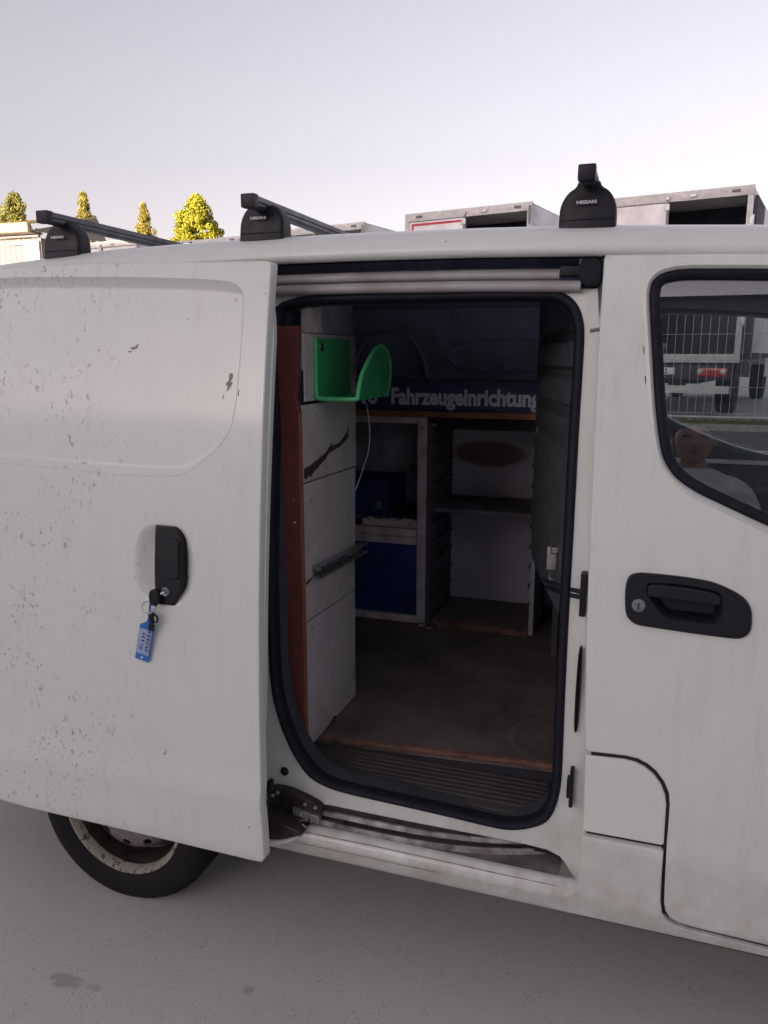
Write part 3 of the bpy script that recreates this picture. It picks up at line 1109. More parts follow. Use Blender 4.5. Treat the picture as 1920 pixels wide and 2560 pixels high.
# inside frame and door card of the far door (its top edge follows the window)
bm = bmesh.new()
fo = ccw(resample([(-.16, 1.715), (-.16, .45), (1.0, .45), (1.05, 1.05), (.70, 1.62), (.50, 1.712)], .03))
fin = inset(FW, -.002)
sheet(bm, fo, [fin], far(.075))
for (d0, q0), (d1, q1) in zip([(-.002, .075), (.010, .072), (.018, .06)], [(.010, .072), (.018, .06), (.020, .02)]):
    ring(bm, inset(FW, d0), far(q0), inset(FW, d1), far(q1))
obj('far_door_trim', bm, 'cabtrim', farside, 50)
bm = bmesh.new()
add_box(bm, .14, .95, W - .17, W - .10, 1.03, 1.06, .01)
obj('armrest', bm, 'cabtrim', farside)
bm = bmesh.new()
rows = []
for y in lin(.03, W - .03, 14):
    row = []
    for z in lin(.30, 1.70, 16):
        lean = .0 if z < .95 else (z - .95) * .13
        edge = .06 * abs((y - W / 2) / (W / 2)) ** 4
        yy = W / 2 + (y - W / 2) * (1 - fz(z) / (W / 2))
        row.append(bm.verts.new((-2.16 + lean + edge, yy, z)))
    rows.append(row)
for a, b in zip(rows, rows[1:]):
    for i in range(15):
        bm.faces.new((a[i], a[i + 1], b[i + 1], b[i]))
obj('rear_doors', bm, 'paint', van, 60)

# front end (outside the frame to the right)
def front_y(x):
    return .0 + .16 * max(0, (x - 1.0) / 1.0) ** 2.2


bm = bmesh.new()
fa = [(1.72 + .345 * math.cos(R(a)), .27 + .345 * math.sin(R(a))) for a in range(5, 176, 8)]
FF = ccw(resample([(1.06, .30), (1.37, .30)] + fa[::-1] + [(2.07, .30), (2.16, .36), (2.18, .62), (2.05, .88), (1.60, 1.05), (1.06, 1.10)], .03))
sheet(bm, FF, [], lambda x, z: fz(z) + front_y(x))
obj('front_wing', bm, 'paint', van)
bm = bmesh.new()
sheet(bm, FF, [], lambda x, z: W - fz(z) - front_y(x))
obj('front_wing', bm, 'paint', van)
bm = bmesh.new()
hp = [(.70, 1.725), (1.02, 1.12), (1.06, 1.10), (1.6, 1.05), (2.05, .88), (2.18, .62), (2.16, .36), (2.10, .30)]
rows = [[bm.verts.new((x + .05 * (1 - ((t - .5) * 2) ** 2), front_y(x) + fz(z) + t * (W - 2 * front_y(x) - 2 * fz(z)), z + .03 * (1 - ((t - .5) * 2) ** 2))) for t in lin(0, 1, 15)] for x, z in resample(hp[1:], .12, False)]
for a, b in zip(rows, rows[1:]):
    for i in range(14):
        bm.faces.new((a[i], a[i + 1], b[i + 1], b[i]))
obj('bonnet', bm, 'paint', van, 60)
bm = bmesh.new()
rows = [[bm.verts.new((.74 + .36 * s + .06 * (1 - ((t - .5) * 2) ** 2), .16 - .10 * s + t * (W - 2 * (.16 - .10 * s)), 1.735 - .62 * s)) for t in lin(0, 1, 15)] for s in lin(0, 1, 8)]
for a, b in zip(rows, rows[1:]):
    for i in range(14):
        bm.faces.new((a[i], a[i + 1], b[i + 1], b[i]))
obj('windscreen', bm, 'glass', van, 60)
for y0 in (.10, W - .10):
    tube('windscreen_pillar', [(.70, y0 + (.04 if y0 < 1 else -.04), 1.73), (.86, y0, 1.45), (1.06, y0 - (.06 if y0 < 1 else -.06), 1.12)], .035, 'paint', van, 8)
box('dashboard', .80, 1.06, .12, W - .12, .80, 1.05, 'trim', van, .05)


# wheels
def wheel(cx, cz, y, sgn):
    R0 = .286
    b = bmesh.new()
    pr = [(.186, .010), (.196, .001), (.205, -.006), (.225, -.010), (.250, -.009), (.266, -.003), (.276, .007), (.283, .020), (R0, .035), (R0, .060), (R0 - .007, .063), (R0 - .007, .069), (R0, .072), (R0, .105), (R0 - .007, .108), (R0 - .007, .114), (R0, .117), (R0, .135), (.281, .150), (.262, .168), (.225, .172), (.19, .165)]
    mod = lambda i, r, yy: (-.006 if (i % 3 == 0 and r > .268 and (yy < .04 or yy > .12)) else 0)
    c = Vector((0, 0, 0))
    lathe(b, [(r, yy * sgn) for r, yy in pr], (cx, y, cz), 144, mod)
    for v in b.verts:                                   # flattened where it stands
        if v.co.z < .001: v.co.z = .001
    w = obj('wheel', b, 'tyre', van, 30)
    b = bmesh.new()
    lathe(b, [(r, yy * sgn) for r, yy in [(.1935, .012), (.1945, .002), (.192, -.003), (.188, -.003), (.184, .003), (.180, .010), (.178, .018), (.177, .022)]], (cx, y, cz), 72)
    obj('rim', b, 'rim', w, 40)
    b = bmesh.new()
    lathe(b, [(r, yy * sgn) for r, yy in [(.177, .022), (.174, .030), (.171, .06), (.168, .09), (.150, .10)]], (cx, y, cz), 72)
    obj('rim_barrel', b, 'grease', w, 40)
    b = bmesh.new()

    def dy(x, z):
        r = math.hypot(x - cx, z - cz)
        T = [(0, .020), (.045, .020), (.055, .030), (.085, .028), (.105, .026), (.128, .030), (.145, .056), (.160, .088)]
        for (a0, b0), (a1, b1) in zip(T, T[1:]):
            if r <= a1: return y + sgn * (b0 + (b1 - b0) * (r - a0) / (a1 - a0))
        return y + sgn * .088
    cir = lambda r, n, ox=0, oz=0, sx=1, rot=0: [(cx + ox + r * math.cos(2 * math.pi * i / n), cz + oz + r * math.sin(2 * math.pi * i / n)) for i in range(n)]
    holes = []
    for k in range(10):
        a = 2 * math.pi * (k + .35) / 10
        hx, hz = .118 * math.cos(a), .118 * math.sin(a)
        holes.append([(cx + hx + .016 * math.cos(u) * -math.sin(a) + .010 * math.sin(u) * math.cos(a), cz + hz + .016 * math.cos(u) * math.cos(a) + .010 * math.sin(u) * math.sin(a)) for u in [2 * math.pi * i / 14 for i in range(14)]])
    last = cir(.160, 48)
    for r in (.145, .131):
        nx = cir(r, 48)
        ring(b, last, dy, nx, dy)
        last = nx
    # disc with holes between two radii, then rings towards the hub
    sheet(b, last, holes + [cir(.104, 48)], dy, .5)
    last = cir(.104, 48)
    for r in (.085, .06, .055, .045, .02):
        nx = cir(r, 48)
        ring(b, last, dy, nx, dy)
        last = nx
    sheet(b, last, [], dy, .5)
    for h in holes:
        ring(b, h, dy, h, lambda x, z: dy(x, z) + sgn * .008)
    obj('wheel_disc', b, 'hub', w, 40)
    b = bmesh.new()
    lathe(b, [(.172, sgn * .11), (.0, sgn * .11)], (cx, y, cz), 40)
    obj('brake_drum', b, 'gap', w)
    for k in range(4):
        a = 2 * math.pi * (k + .2) / 4
        b = bmesh.new()
        lathe(b, [(0, sgn * -.004), (.006, sgn * -.004), (.009, 0), (.010, sgn * .012)], (cx + .07 * math.cos(a), y + sgn * .024, cz + .07 * math.sin(a)), 6)
        obj('wheel_nut', b, 'hub', w)


wheel(-1.335, .270, .072, 1)
wheel(1.72, .270, .072, 1)
wheel(-1.335, .270, W - .072, -1)
wheel(1.72, .270, W - .072, -1)
bm = bmesh.new()
rows = [[bm.verts.new((-1.335 + .36 * math.cos(R(a)), y, .27 + .36 * math.sin(R(a)))) for a in range(-5, 186, 10)] for y in (.10, .34)]
for i in range(19):
    bm.faces.new((rows[0][i], rows[0][i + 1], rows[1][i + 1], rows[1][i]))
bm.faces.new(rows[1])
obj('wheel_arch', bm, 'gap', van)

# ------------------------------------------------------------------ load room
bm = bmesh.new()
add_box(bm, -2.08, -.05, .10, 1.60, .44, .485)
obj('floor_pan', bm, 'trim', van)
fb = [(-1.98, .245), (-.776, .246), (-.50, .268), (-.165, .296), (-.10, .30), (-.10, 1.58), (-1.98, 1.58)]
bm = bmesh.new()
tv = [bm.verts.new((x, y, .510)) for x, y in fb]
bv = [bm.verts.new((x, y, .486)) for x, y in fb]
bm.faces.new(tv)
bm.faces.new(bv[::-1])
for i in range(len(fb)):
    j = (i + 1) % len(fb)
    bm.faces.new((bv[i], bv[j], tv[j], tv[i]))
obj('floor_board', bm, 'floorwood', van, 20)
bm = bmesh.new()
pts = [(-.80, .241), (-.776, .242), (-.62, .252), (-.50, .264), (-.33, .280), (-.165, .292), (-.12, .294)]
rows = [[bm.verts.new((x, y + q, .491 + s + random.uniform(-.001, .001))) for q, s in ((0, .004), (-.003, .008), (-.003, .019), (.006, .0205), (.010, .0200))] for x, y in resample(pts, .03, False)]
for a, b in zip(rows, rows[1:]):
    for i in range(4):
        bm.faces.new((a[i], b[i], b[i + 1], a[i + 1]))
obj('floor_edge', bm, 'strip', van)
bm = bmesh.new()
add_box(bm, -.86, -.11, .085, .25, .470, .487, .003)
for i in range(7):
    y = .112 + i * .019
    add_box(bm, -.80 + .01 * i, -.17, y, y + .008, .486, .492, .002)
obj('step_mat', bm, simple('step_rubber', (.05, .046, .046), .7, var=.4, vs_=10, c2=(.075, .062, .052)), van)
bm = bmesh.new()
fw = ccw(resample([(-2.07, .48), (-.17, .48), (-.17, 1.74), (-2.07, 1.74)], .1))
sheet(bm, fw, [], lambda x, z: W - fz(z) - .045, .06)
sheet(bm, fw, [], lambda x, z: W - fz(z) - .035, .06)
obj('far_wall', bm, 'interior', van)
# stamped frames on the far wall
for (x0, x1, z0, z1, ww) in ((-1.20, -.86, 1.18, 1.64, .02), (-.78, -.22, 1.46, 1.60, .012)):
    l = ccw(resample(chaikin([(x0, z0), (x1, z0), (x1, z1), (x0, z1)], 3), .03))
    bm = bmesh.new()
    for (d0, q0), (d1, q1) in zip([(0, .044), (ww * .3, .056), (ww * .7, .056)], [(ww * .3, .056), (ww * .7, .056), (ww, .044)]):
        ring(bm, inset(l, d0), lambda x, z: W - fz(z) - q0, inset(l, d1), lambda x, z: W - fz(z) - q1)
    obj('wall_stamping', bm, 'interior', van)
bm = bmesh.new()
add_box(bm, -2.09, -2.07, .1, 1.6, .45, 1.73)
obj('rear_trim', bm, 'trim', van)
# bulkhead behind the seats, bulging into the load room
bm = bmesh.new()
yy = lin(.16, 1.0, 18)
zz = [.90, .95, 1.05, 1.15, 1.285, 1.295, 1.31, 1.32, 1.36, 1.385, 1.395, 1.41, 1.42, 1.45, 1.475, 1.485, 1.50, 1.51, 1.54, 1.565, 1.575, 1.59, 1.60, 1.65, 1.70]
rows = []
for y in yy:
    t = (y - .16) / .84
    row = []
    for z in zz:
        x = -.105 - .245 * t ** .8
        g = 0
        for gc in (1.31, 1.405, 1.495, 1.585):
            if abs(z - gc) < .012 and .10 < t < .93: g = .022
        if t > .93: x += .02 * (1 if z < 1.3 else .5)
        x += .03 * max(0, (1.0 - z)) * t
        row.append(bm.verts.new((x + g, y + .01 * math.sin(z * 21) * (t > .97), z)))
    rows.append(row)
for a, b in zip(rows, rows[1:]):
    for i in range(len(zz) - 1):
        bm.faces.new((a[i], a[i + 1], b[i + 1], b[i]))
bm2 = [bm.verts.new((r.co.x + .05, r.co.y + .02, r.co.z)) for r in rows[-1]]
for i in range(len(zz) - 1):
    bm.faces.new((rows[-1][i], rows[-1][i + 1], bm2[i + 1], bm2[i]))
obj('bulkhead', bm, simple('dark_green_grey_trim', (.085, .10, .11), .55, var=.2), van, 30)
bm = bmesh.new()
add_box(bm, -.26, -.24, 1.02, 1.58, .485, 1.08)
obj('seat_back_panel', bm, 'trim', van)
for (y0, y1) in ((.20, .70), (.98, 1.50)):
    bm = bmesh.new()
    add_box(bm, .10, .60, y0, y1, .62, .78, .04)
    add_box(bm, -.08, .10, y0, y1, .62, 1.10, .05)
    obj('cab_seat', bm, 'trim', van)

# ------------------------------------------------------------------ roof bars
def roof_bar(x, z, label, slope=0.0):
    """x: bar centre, z: top of the bar at the near end"""
    zr = 1.803 + roof_dz(x)
    t = thing('roof_bar', label, 'roof bar', (x, .2, zr), group='roof bars across the van')
    y0, y1 = .11, W - .11
    b = bmesh.new()
    h, w = .028, .033
    pr = [(-w / 2, -h + .006), (-w / 2, -.006), (-w / 2 + .005, 0), (-.006, 0), (-.005, -.006), (.005, -.006), (.006, 0), (w / 2 - .005, 0), (w / 2, -.006), (w / 2, -.013), (w / 2 - .003, -.015), (w / 2 - .003, -.021), (w / 2, -.023), (w / 2, -h + .006), (w / 2 - .006, -h), (-w / 2 + .006, -h)]
    rows = [[b.verts.new((x + p, y, z + q)) for p, q in pr] for y in lin(y0 + .02, y1 - .02, 12)]
    for r0, r1 in zip(rows, rows[1:]):
        for i in range(len(pr)):
            j = (i + 1) % len(pr)
            b.faces.new((r0[i], r0[j], r1[j], r1[i]))
    obj('bar', b, 'alu', t, 40)
    for (ya, yb) in ((y0, y0 + .025), (y1 - .025, y1)):
        box('end_cap', x - .0175, x + .0175, ya, yb, z - h - .0015, z + .0015, 'plastic', t, .005)
    for s, yc in ((1, .195), (-1, W - .195)):
        ft = bmesh.new()
        out = [(-.064, zr - .018), (.064, zr - .018), (.064, zr + .02), (.063, zr + .036), (.057, zr + .052), (.045, zr + .067), (.028, zr + .076), (.024, z - h + .012), (-.024, z - h + .012), (-.028, zr + .076), (-.045, zr + .067), (-.057, zr + .052), (-.063, zr + .036), (-.064, zr + .02)]
        out = ccw(resample(chaikin([(x + p * .9, q) for p, q in out], 1), .015))
        fr = inset(out, .006)
        fk_ = lambda xx, q: yc - s * (.022 - .010 * (q - zr) / .08) - s * .006 * math.cos((xx - x) * 22)
        sheet(ft, fr, [], fk_)
        ring(ft, fr, fk_, inset(out, .0015), lambda xx, q: fk_(xx, q) + s * .0025)
        ring(ft, inset(out, .0015), lambda xx, q: fk_(xx, q) + s * .0025, out, lambda xx, q: fk_(xx, q) + s * .007)
        ring(ft, out, lambda xx, q: fk_(xx, q) + s * .007, out, lambda xx, q: yc + s * .022)
        sheet(ft, out, [], lambda xx, q: yc + s * .022)
        fo_ = obj('foot', ft, 'plastic', t, 40)
        if s > 0:
            text('badge', 'NISSAN', .0088, 'badge', fo_, (x - .002, yc - .0315, zr + .040), FACE_Y, 1.35, .0004)
            b2 = bmesh.new()
            add_tube(b2, [(xx, fk_(xx, zr + .008) - .0005, zr + .010) for xx in lin(x - .052, x + .052, 8)], .0012, 4)
            obj('cover_seam', b2, 'gap', fo_)
    return t


roof_bar(-1.4725, 1.892, 'black footed roof bar nearest the back of the van')
roof_bar(-.891, 1.896, 'middle roof bar over the slid back side door')
roof_bar(-.1405, 1.904, 'front roof bar standing over the side opening')

# ------------------------------------------------------------------ fittings inside the load room
cb = thing('cupboard', 'tall cupboard with brown front board and white side boards', 'cupboard', (-.92, .33, .51))
bo = [(-1.06, 1.604), (-.785, 1.603), (-.784, 1.57), (-.788, 1.515), (-.786, 1.50), (-.792, 1.455), (-.796, 1.435), (-.790, 1.42), (-.787, 1.40), (-.788, 1.15), (-.789, .9), (-.7905, .511), (-1.06, .511)]
prismo('front_board', resample(bo, .05), .140, .156, 'brown', cb, .002)
box('board_edge', -.7885, -.7865, .1405, .1555, .52, 1.40, 'plank', cb, 0)
for (z) in (1.14, .585):
    bm = bmesh.new()
    lathe(bm, [(0, -.003), (.003, -.003), (.0045, -.0015), (.0045, .002)], (-.806, .1395, z - .01), 10)
    obj('screw', bm, 'steel', cb)
bm = bmesh.new()
lathe(bm, [(0, -.003), (.002, -.003), (.003, -.0015), (.003, .002)], (-.807, .1395, 1.185), 8)
obj('screw', bm, 'steel', cb)
box('carcass', -1.05, -.802, .158, .525, .515, 1.41, 'darkwood', cb, .002)


def side_board(ys, name='side_board'):
    """board on the +x side; outline of (y, z) points"""
    b = bmesh.new()
    l = ccw(ys)
    fr = inset(l, .0012)
    for xx, ll in ((-.7885, fr), (-.801, l)):
        vs_ = [b.verts.new((xx, p[0], p[1])) for p in ll]
        b.faces.new(vs_)
    va = [b.verts.new((-.7885, p[0], p[1])) for p in fr]
    vb = [b.verts.new((-.790, p[0], p[1])) for p in l]
    vc = [b.verts.new((-.801, p[0], p[1])) for p in l]
    for i in range(len(l)):
        j = (i + 1) % len(l)
        b.faces.new((va[i], va[j], vb[j], vb[i]))
        b.faces.new((vb[i], vb[j], vc[j], vc[i]))
    return obj(name, b, 'white_board', cb)


side_board([(.178, 1.588), (.178, 1.424), (.530, 1.424), (.530, 1.588)])
side_board([(.159, 1.416), (.159, 1.2265), (.527, 1.2205), (.528, 1.418)])
side_board([(.159, 1.2225), (.159, .8665), (.510, .8515), (.520, 1.2170)])
side_board([(.159, .8625), (.156, .515), (.25, .514), (.30, .516), (.335, .525), (.36, .514), (.508, .513), (.510, .8480)])
box('top_post', -.812, -.789, .216, .284, 1.590, 1.712, 'cream', cb, .002)
box('top_post_edge', -.7885, -.7865, .276, .285, 1.592, 1.712, 'white_board', cb, 0)
box('top_panel', -.812, -.797, .286, .53, 1.590, 1.712, 'greywood', cb, .001)
box('notch_block', -.82, -.7905, .158, .178, 1.42, 1.50, 'gap', cb, .001)
# torn paint on the second board
def scar(pts, name='torn_paint'):
    b = bmesh.new()
    vs_ = [b.verts.new((-.7878, y, z)) for y, z in pts]
    b.faces.new(vs_)
    return obj(name, b, simple('bare_dark_wood', (.05, .035, .03), .8, var=.4, vs_=60), cb)


scar([(.163, 1.262), (.163, 1.238), (.178, 1.232), (.19, 1.240), (.205, 1.235), (.222, 1.246), (.25, 1.252), (.275, 1.262), (.30, 1.268), (.325, 1.282), (.36, 1.286), (.40, 1.290), (.44, 1.300), (.475, 1.316), (.46, 1.32), (.475, 1.345), (.44, 1.318), (.40, 1.303), (.37, 1.300), (.345, 1.298), (.35, 1.312), (.33, 1.300), (.30, 1.286), (.27, 1.278), (.235, 1.272), (.20, 1.265)])
scar([(.163, .972), (.164, .962), (.19, .968), (.205, .977), (.19, .975)])
# drawer runner
bm = bmesh.new()
dz = lambda y: .987 - (y - .204) * .047
for (s, e) in ((.010, .0), (-.012, .0)):
    vs_ = []
pr = [(0, .016), (.022, .016), (.022, .010), (.003, .010), (.003, -.010), (.022, -.010), (.022, -.016), (0, -.016)]
rows = [[bm.verts.new((-.7875 + p, y, dz(y) + q)) for p, q in pr] for y in (.200, .56)]
for i in range(8):
    j = (i + 1) % 8
    bm.faces.new((rows[0][i], rows[0][j], rows[1][j], rows[1][i]))
bm.faces.new(rows[0]); bm.faces.new(rows[1][::-1])
dr = obj('drawer_runner', bm, 'steel', cb)
for y in (.24, .36, .44, .50):
    bm = bmesh.new()
    add_tube(bm, [(-.785, y, dz(y)), (-.774, y, dz(y))], .007, 10)
    obj('roller', bm, 'chrome', dr)

rk = thing('storage_rack', 'wooden storage rack with open bays against the far wall', 'shelf', (-.85, 1.38, .51))
box('frame_rail', -1.40, -.797, 1.19, 1.215, 1.288, 1.312, 'cream', rk, .002)
box('frame_post', -.795, -.760, 1.188, 1.215, .515, 1.312, 'cream', rk, .002)
box('frame_rail', -1.40, -.797, 1.186, 1.213, .856, .886, 'cream', rk, .002)
box('frame_rail', -1.40, -.797, 1.190, 1.217, .825, .853, 'cream', rk, .002)
box('frame_rail', -1.40, -.797, 1.190, 1.215, .513, .540, 'cream', rk, .002)
box('frame_post', -1.43, -1.402, 1.188, 1.215, .515, 1.312, 'cream', rk, .002)
box('blue_panel', -1.40, -.797, 1.205, 1.213, .542, .823, 'blue', rk, .001)
box('bay_back', -1.43, -.76, 1.535, 1.55, .52, 1.31, 'greywood', rk, .001)
box('bay_shelf', -1.42, -.765, 1.22, 1.53, .905, .922, 'darkwood', rk, .001)
bm = bmesh.new()
l = [(-1.02, .89)] + [(x, .918 + random.uniform(-.004, .007)) for x in lin(-1.02, -.80, 14)] + [(-.80, .89)]
prism(bm, l, 1.196, 1.204, .0008)
obj('torn_lining', bm, 'cream', rk)
box('partition', -.758, -.742, 1.19, 1.53, .515, 1.30, 'darkwood', rk, .001)
for i in range(9):
    z = .60 + i * .075
    if abs(z - .975) > .03:
        box('runner', -.742, -.732, 1.21, 1.50, z, z + .012, 'darkwood', rk, .001)
box('bay_back', -.742, -.362, 1.52, 1.535, .53, 1.30, 'rackback', rk, .001)
box('partition', -.362, -.346, 1.19, 1.53, .515, 1.30, 'greywood', rk, .001)
for i in range(8):
    z = .62 + i * .075
    box('runner', -.372, -.362, 1.192, 1.50, z, z + .010, 'darkwood', rk, .001)
box('bay_shelf', -.740, -.363, 1.22, 1.52, .955, .970, 'shelfwood', rk, .001)
box('bay_floor', -.738, -.363, 1.20, 1.52, .512, .530, 'floorwood', rk, .001)
box('plinth', -.70, -.365, 1.180, 1.199, .511, .533, 'strip', rk, .003)
box('worktop', -1.45, -.330, 1.165, 1.56, 1.314, 1.336, 'plank', rk, .003)
box('drawer_rail', -.742, -.363, 1.20, 1.22, 1.27, 1.31, 'gap', rk, .001)
box('corner_block', -.750, -.722, 1.176, 1.189, 1.278, 1.293, 'plank', rk, .004)
bm = bmesh.new()
lathe(bm, [(0, -.004), (.003, -.004), (.007, -.002), (.0075, .001)], (-.778, 1.187, 1.270), 12)
obj('screw', bm, 'steel', rk)
bm = bmesh.new()
add_box(bm, -.823, -.798, 1.178, 1.189, 1.105, 1.135, .003)
obj('latch', bm, 'gap', rk)
tube('hook', [(-.57, 1.196, 1.285), (-.565, 1.19, 1.278), (-.55, 1.19, 1.277), (-.545, 1.196, 1.283)], .002, 'chrome', rk, 6)
for (x, z) in ((-.86, 1.16), (-.90, 1.22), (-.84, 1.05)):
    box('bolt_head', x, x + .008, 1.530, 1.536, z, z + .01, 'gap', rk, .001)
rb = thing('debris', 'crumbled scraps on the floor below the rack corner post', 'scraps', (-.75, 1.17, .51))
for i in range(7):
    x, y = random.uniform(-.80, -.70), random.uniform(1.13, 1.178)
    s = random.uniform(.006, .012)
    box('scrap', x, x + s * 1.6, y, y + s, .511, .511 + s, random.choice(['plank', 'steel', 'cream']), rb, .001)

sg = thing('sign_board', 'navy sign board with grey lettering standing on the worktop', 'sign', (-.85, 1.2, 1.336))
box('panel', -1.42, -.305, 1.195, 1.203, 1.337, 1.436, 'navy', sg, .0015)
box('top_edge', -1.42, -.305, 1.192, 1.206, 1.437, 1.452, 'trim', sg, .002)
text('lettering', 'Fahrzeugeinrichtung', .082, 'letter', sg, (-.353, 1.1945, 1.360), FACE_Y, .825, .0032, .0002, 'RIGHT')
text('lettering', 'ro', .082, 'letter', sg, (-.955, 1.1945, 1.360), FACE_Y, .825, .0032, .0002, 'RIGHT')

bx = thing('storage_box', 'blue plastic box in the upper left rack bay', 'box', (-1.03, 1.36, .922))
bm = bmesh.new()
o8 = [(-1.16, 1.25), (-.935, 1.25), (-.935, 1.50), (-1.16, 1.50)]
i8 = [(-1.155, 1.255), (-.940, 1.255), (-.940, 1.495), (-1.155, 1.495)]
zt, zb = 1.055, .9235
rows = [[bm.verts.new((x, y, z)) for x, y in l] for l, z in ((o8, zb), (o8, zt), (i8, zt), (i8, zb + .006))]
for a, b in zip(rows, rows[1:]):
    for i in range(4):
        j = (i + 1) % 4
        bm.faces.new((a[i], a[j], b[j], b[i]))
bm.faces.new(rows[0]); bm.faces.new(rows[-1])
obj('tub', bm, 'blue', bx)
box('rim', -1.165, -.930, 1.244, 1.25, 1.043, 1.058, 'blue', bx, .002)
box('label_holder', -.985, -.955, 1.2455, 1.2495, .945, .975, 'steel', bx, .001)

# green holder on the top side board
gh = thing('green_holder', 'green plastic trough screwed to the white top board', 'holder', (-.73, .35, 1.427))
GP = resample(chaikin([(.243, 1.427), (.262, 1.478), (.325, 1.524), (.385, 1.555), (.43, 1.562), (.475, 1.548), (.500, 1.515), (.495, 1.465), (.470, 1.427)], 2, False), .02, False)
bm = bmesh.new()


def slab(b, pts3, thick):
    """flat patch with thickness along a vector"""
    t = Vector(thick)
    top = [b.verts.new(p) for p in pts3]
    bot = [b.verts.new(Vector(p) + t) for p in pts3]
    b.faces.new(top)
    b.faces.new(bot[::-1])
    for i in range(len(top)):
        j = (i + 1) % len(top)
        b.faces.new((top[i], top[j], bot[j], bot[i]))


slab(bm, [(-.7868, .240, 1.427), (-.7868, .470, 1.427), (-.7868, .470, 1.577), (-.7868, .240, 1.577)], (.005, 0, 0))
slab(bm, [(-.7868, .240, 1.426), (-.672, .243, 1.426), (-.672, .470, 1.426), (-.7868, .470, 1.426)], (0, 0, .005))
slab(bm, [(-.674, y, z) for y, z in GP], (-.005, 0, 0))
obj('trough', bm, 'green', gh, 30)
bm = bmesh.new()
path = [(-.7845, .238, 1.577), (-.7845, .238, 1.50), (-.7845, .238, 1.435), (-.780, .238, 1.429), (-.72, .239, 1.428), (-.682, .241, 1.429)] + [(-.6765, y, z) for y, z in GP[1:]]
add_tube(bm, chaikin(path, 1, False), .0058, 8)
obj('thick_rim', bm, simple('light_green_rim', (.05, .52, .19), .4, var=.1), gh, 60)
for y in (.268, .425):
    bm = bmesh.new()
    add_tube(bm, [(-.783, y, 1.556), (-.779, y, 1.556)], .010, 12)
    obj('washer', bm, 'chrome', gh)
co = tag(tube('cord', chaikin([(-.690, .46, 1.426), (-.757, .5, 1.425), (-.744, .5, 1.395), (-.737, .5, 1.345), (-.736, .5, 1.30), (-.741, .5, 1.265), (-.750, .5, 1.238), (-.765, .5, 1.195), (-.779, .5, 1.158), (-.784, .5, 1.145)], 2, False), .0014, 'cord', None, 6), 'thin pale cord hanging down from the green trough', 'cord')

# ------------------------------------------------------------------ key in the sliding-door lock
ky = thing('car_key', 'car key with ring and blue tag hanging from sliding door lock', 'key', (-1.06, -.075, .95))
yk = sdo + fz(.97) - .012
kb = ccw(resample(chaikin([(-1.060, 1.004), (-1.044, 1.003), (-1.040, .99), (-1.043, .975), (-1.050, .962), (-1.060, .962), (-1.068, .970), (-1.068, .995)], 2), .01))
bm = bmesh.new()
prism(bm, kb, yk - .012, yk - .002, .003)
obj('key_head', bm, 'plastic', ky)
bm = bmesh.new()
add_tube(bm, [(-1.045, yk, .99), (-1.036, yk + .008, .995)], .003, 8)
obj('key_blade', bm, 'chrome', ky)
bm = bmesh.new()
add_tube(bm, [(-1.071 + .0165 * math.cos(a), yk - .010 + .004 * math.sin(a * 1), .958 + .0135 * math.sin(a)) for a in [2 * math.pi * i / 24 for i in range(24)]], .0012, 6, True)
add_tube(bm, [(-1.071 + .0165 * math.cos(a), yk - .013 + .004 * math.sin(a * 1), .960 + .0135 * math.sin(a)) for a in [2 * math.pi * i / 24 for i in range(24)]], .0012, 6, True)
obj('key_ring', bm, 'chrome', ky)
yt = sdo + fz(.87) - .012


def P2(u, v):
    """tag frame: u across (0..1), v down its length (0..1)"""
    a, b, c, d = Vector((-1.100, .914)), Vector((-1.0635, .907)), Vector((-1.121, .826)), Vector((-1.0845, .818))
    p = (a * (1 - u) + b * u) * (1 - v) + (c * (1 - u) + d * u) * v
    return (p.x, p.y)


bm = bmesh.new()
prism(bm, [P2(0, 0), P2(.45, -.10), P2(.62, -.24), P2(.64, -.5), P2(.55, -.56), P2(.50, -.5), P2(.52, -.24), P2(.42, -.10), P2(0, .02), P2(0, 1), P2(1, 1), P2(1, .02), P2(.72, -.10), P2(.66, -.24)][0:1] + [P2(.30, -.07), P2(.46, -.14), P2(.52, -.3), P2(.42, -.62), P2(.54, -.62), P2(.66, -.3), P2(.66, -.16), P2(.80, -.08), P2(1, 0), P2(1, 1), P2(0, 1)], yt, yt + .003, .0006)
kt = obj('key_tag', bm, 'tagblue', ky)
bm = bmesh.new()
prism(bm, [P2(.04, .10), P2(.96, .10), P2(.96, .82), P2(.04, .82)], yt - .0006, yt - .0001, .0002)
obj('tag_paper', bm, 'tagpaper', kt)
bm = bmesh.new()
prism(bm, [(P2(.5, .915)[0] + .0036 * math.cos(a), P2(.5, .915)[1] + .0036 * math.sin(a)) for a in [2 * math.pi * i / 16 for i in range(16)]], yt - .0006, yt - .0001, .0002)
obj('tag_hole', bm, 'badge', kt)
# handwriting, running up the tag: strokes in (u across 0..1, s along from bottom 0..1)
bm = bmesh.new()


def stroke(pts, base, hgt, s0, sc):
    """letter strokes: x along the line, y its height"""
    q = []
    for x, y in pts:
        s = s0 + x * sc
        u = base - y * hgt
        p = P2(u, .76 - s)
        q.append((p[0], yt - .0011, p[1]))
    add_tube(bm, q, .0011, 4, up=(0, 1, 0))


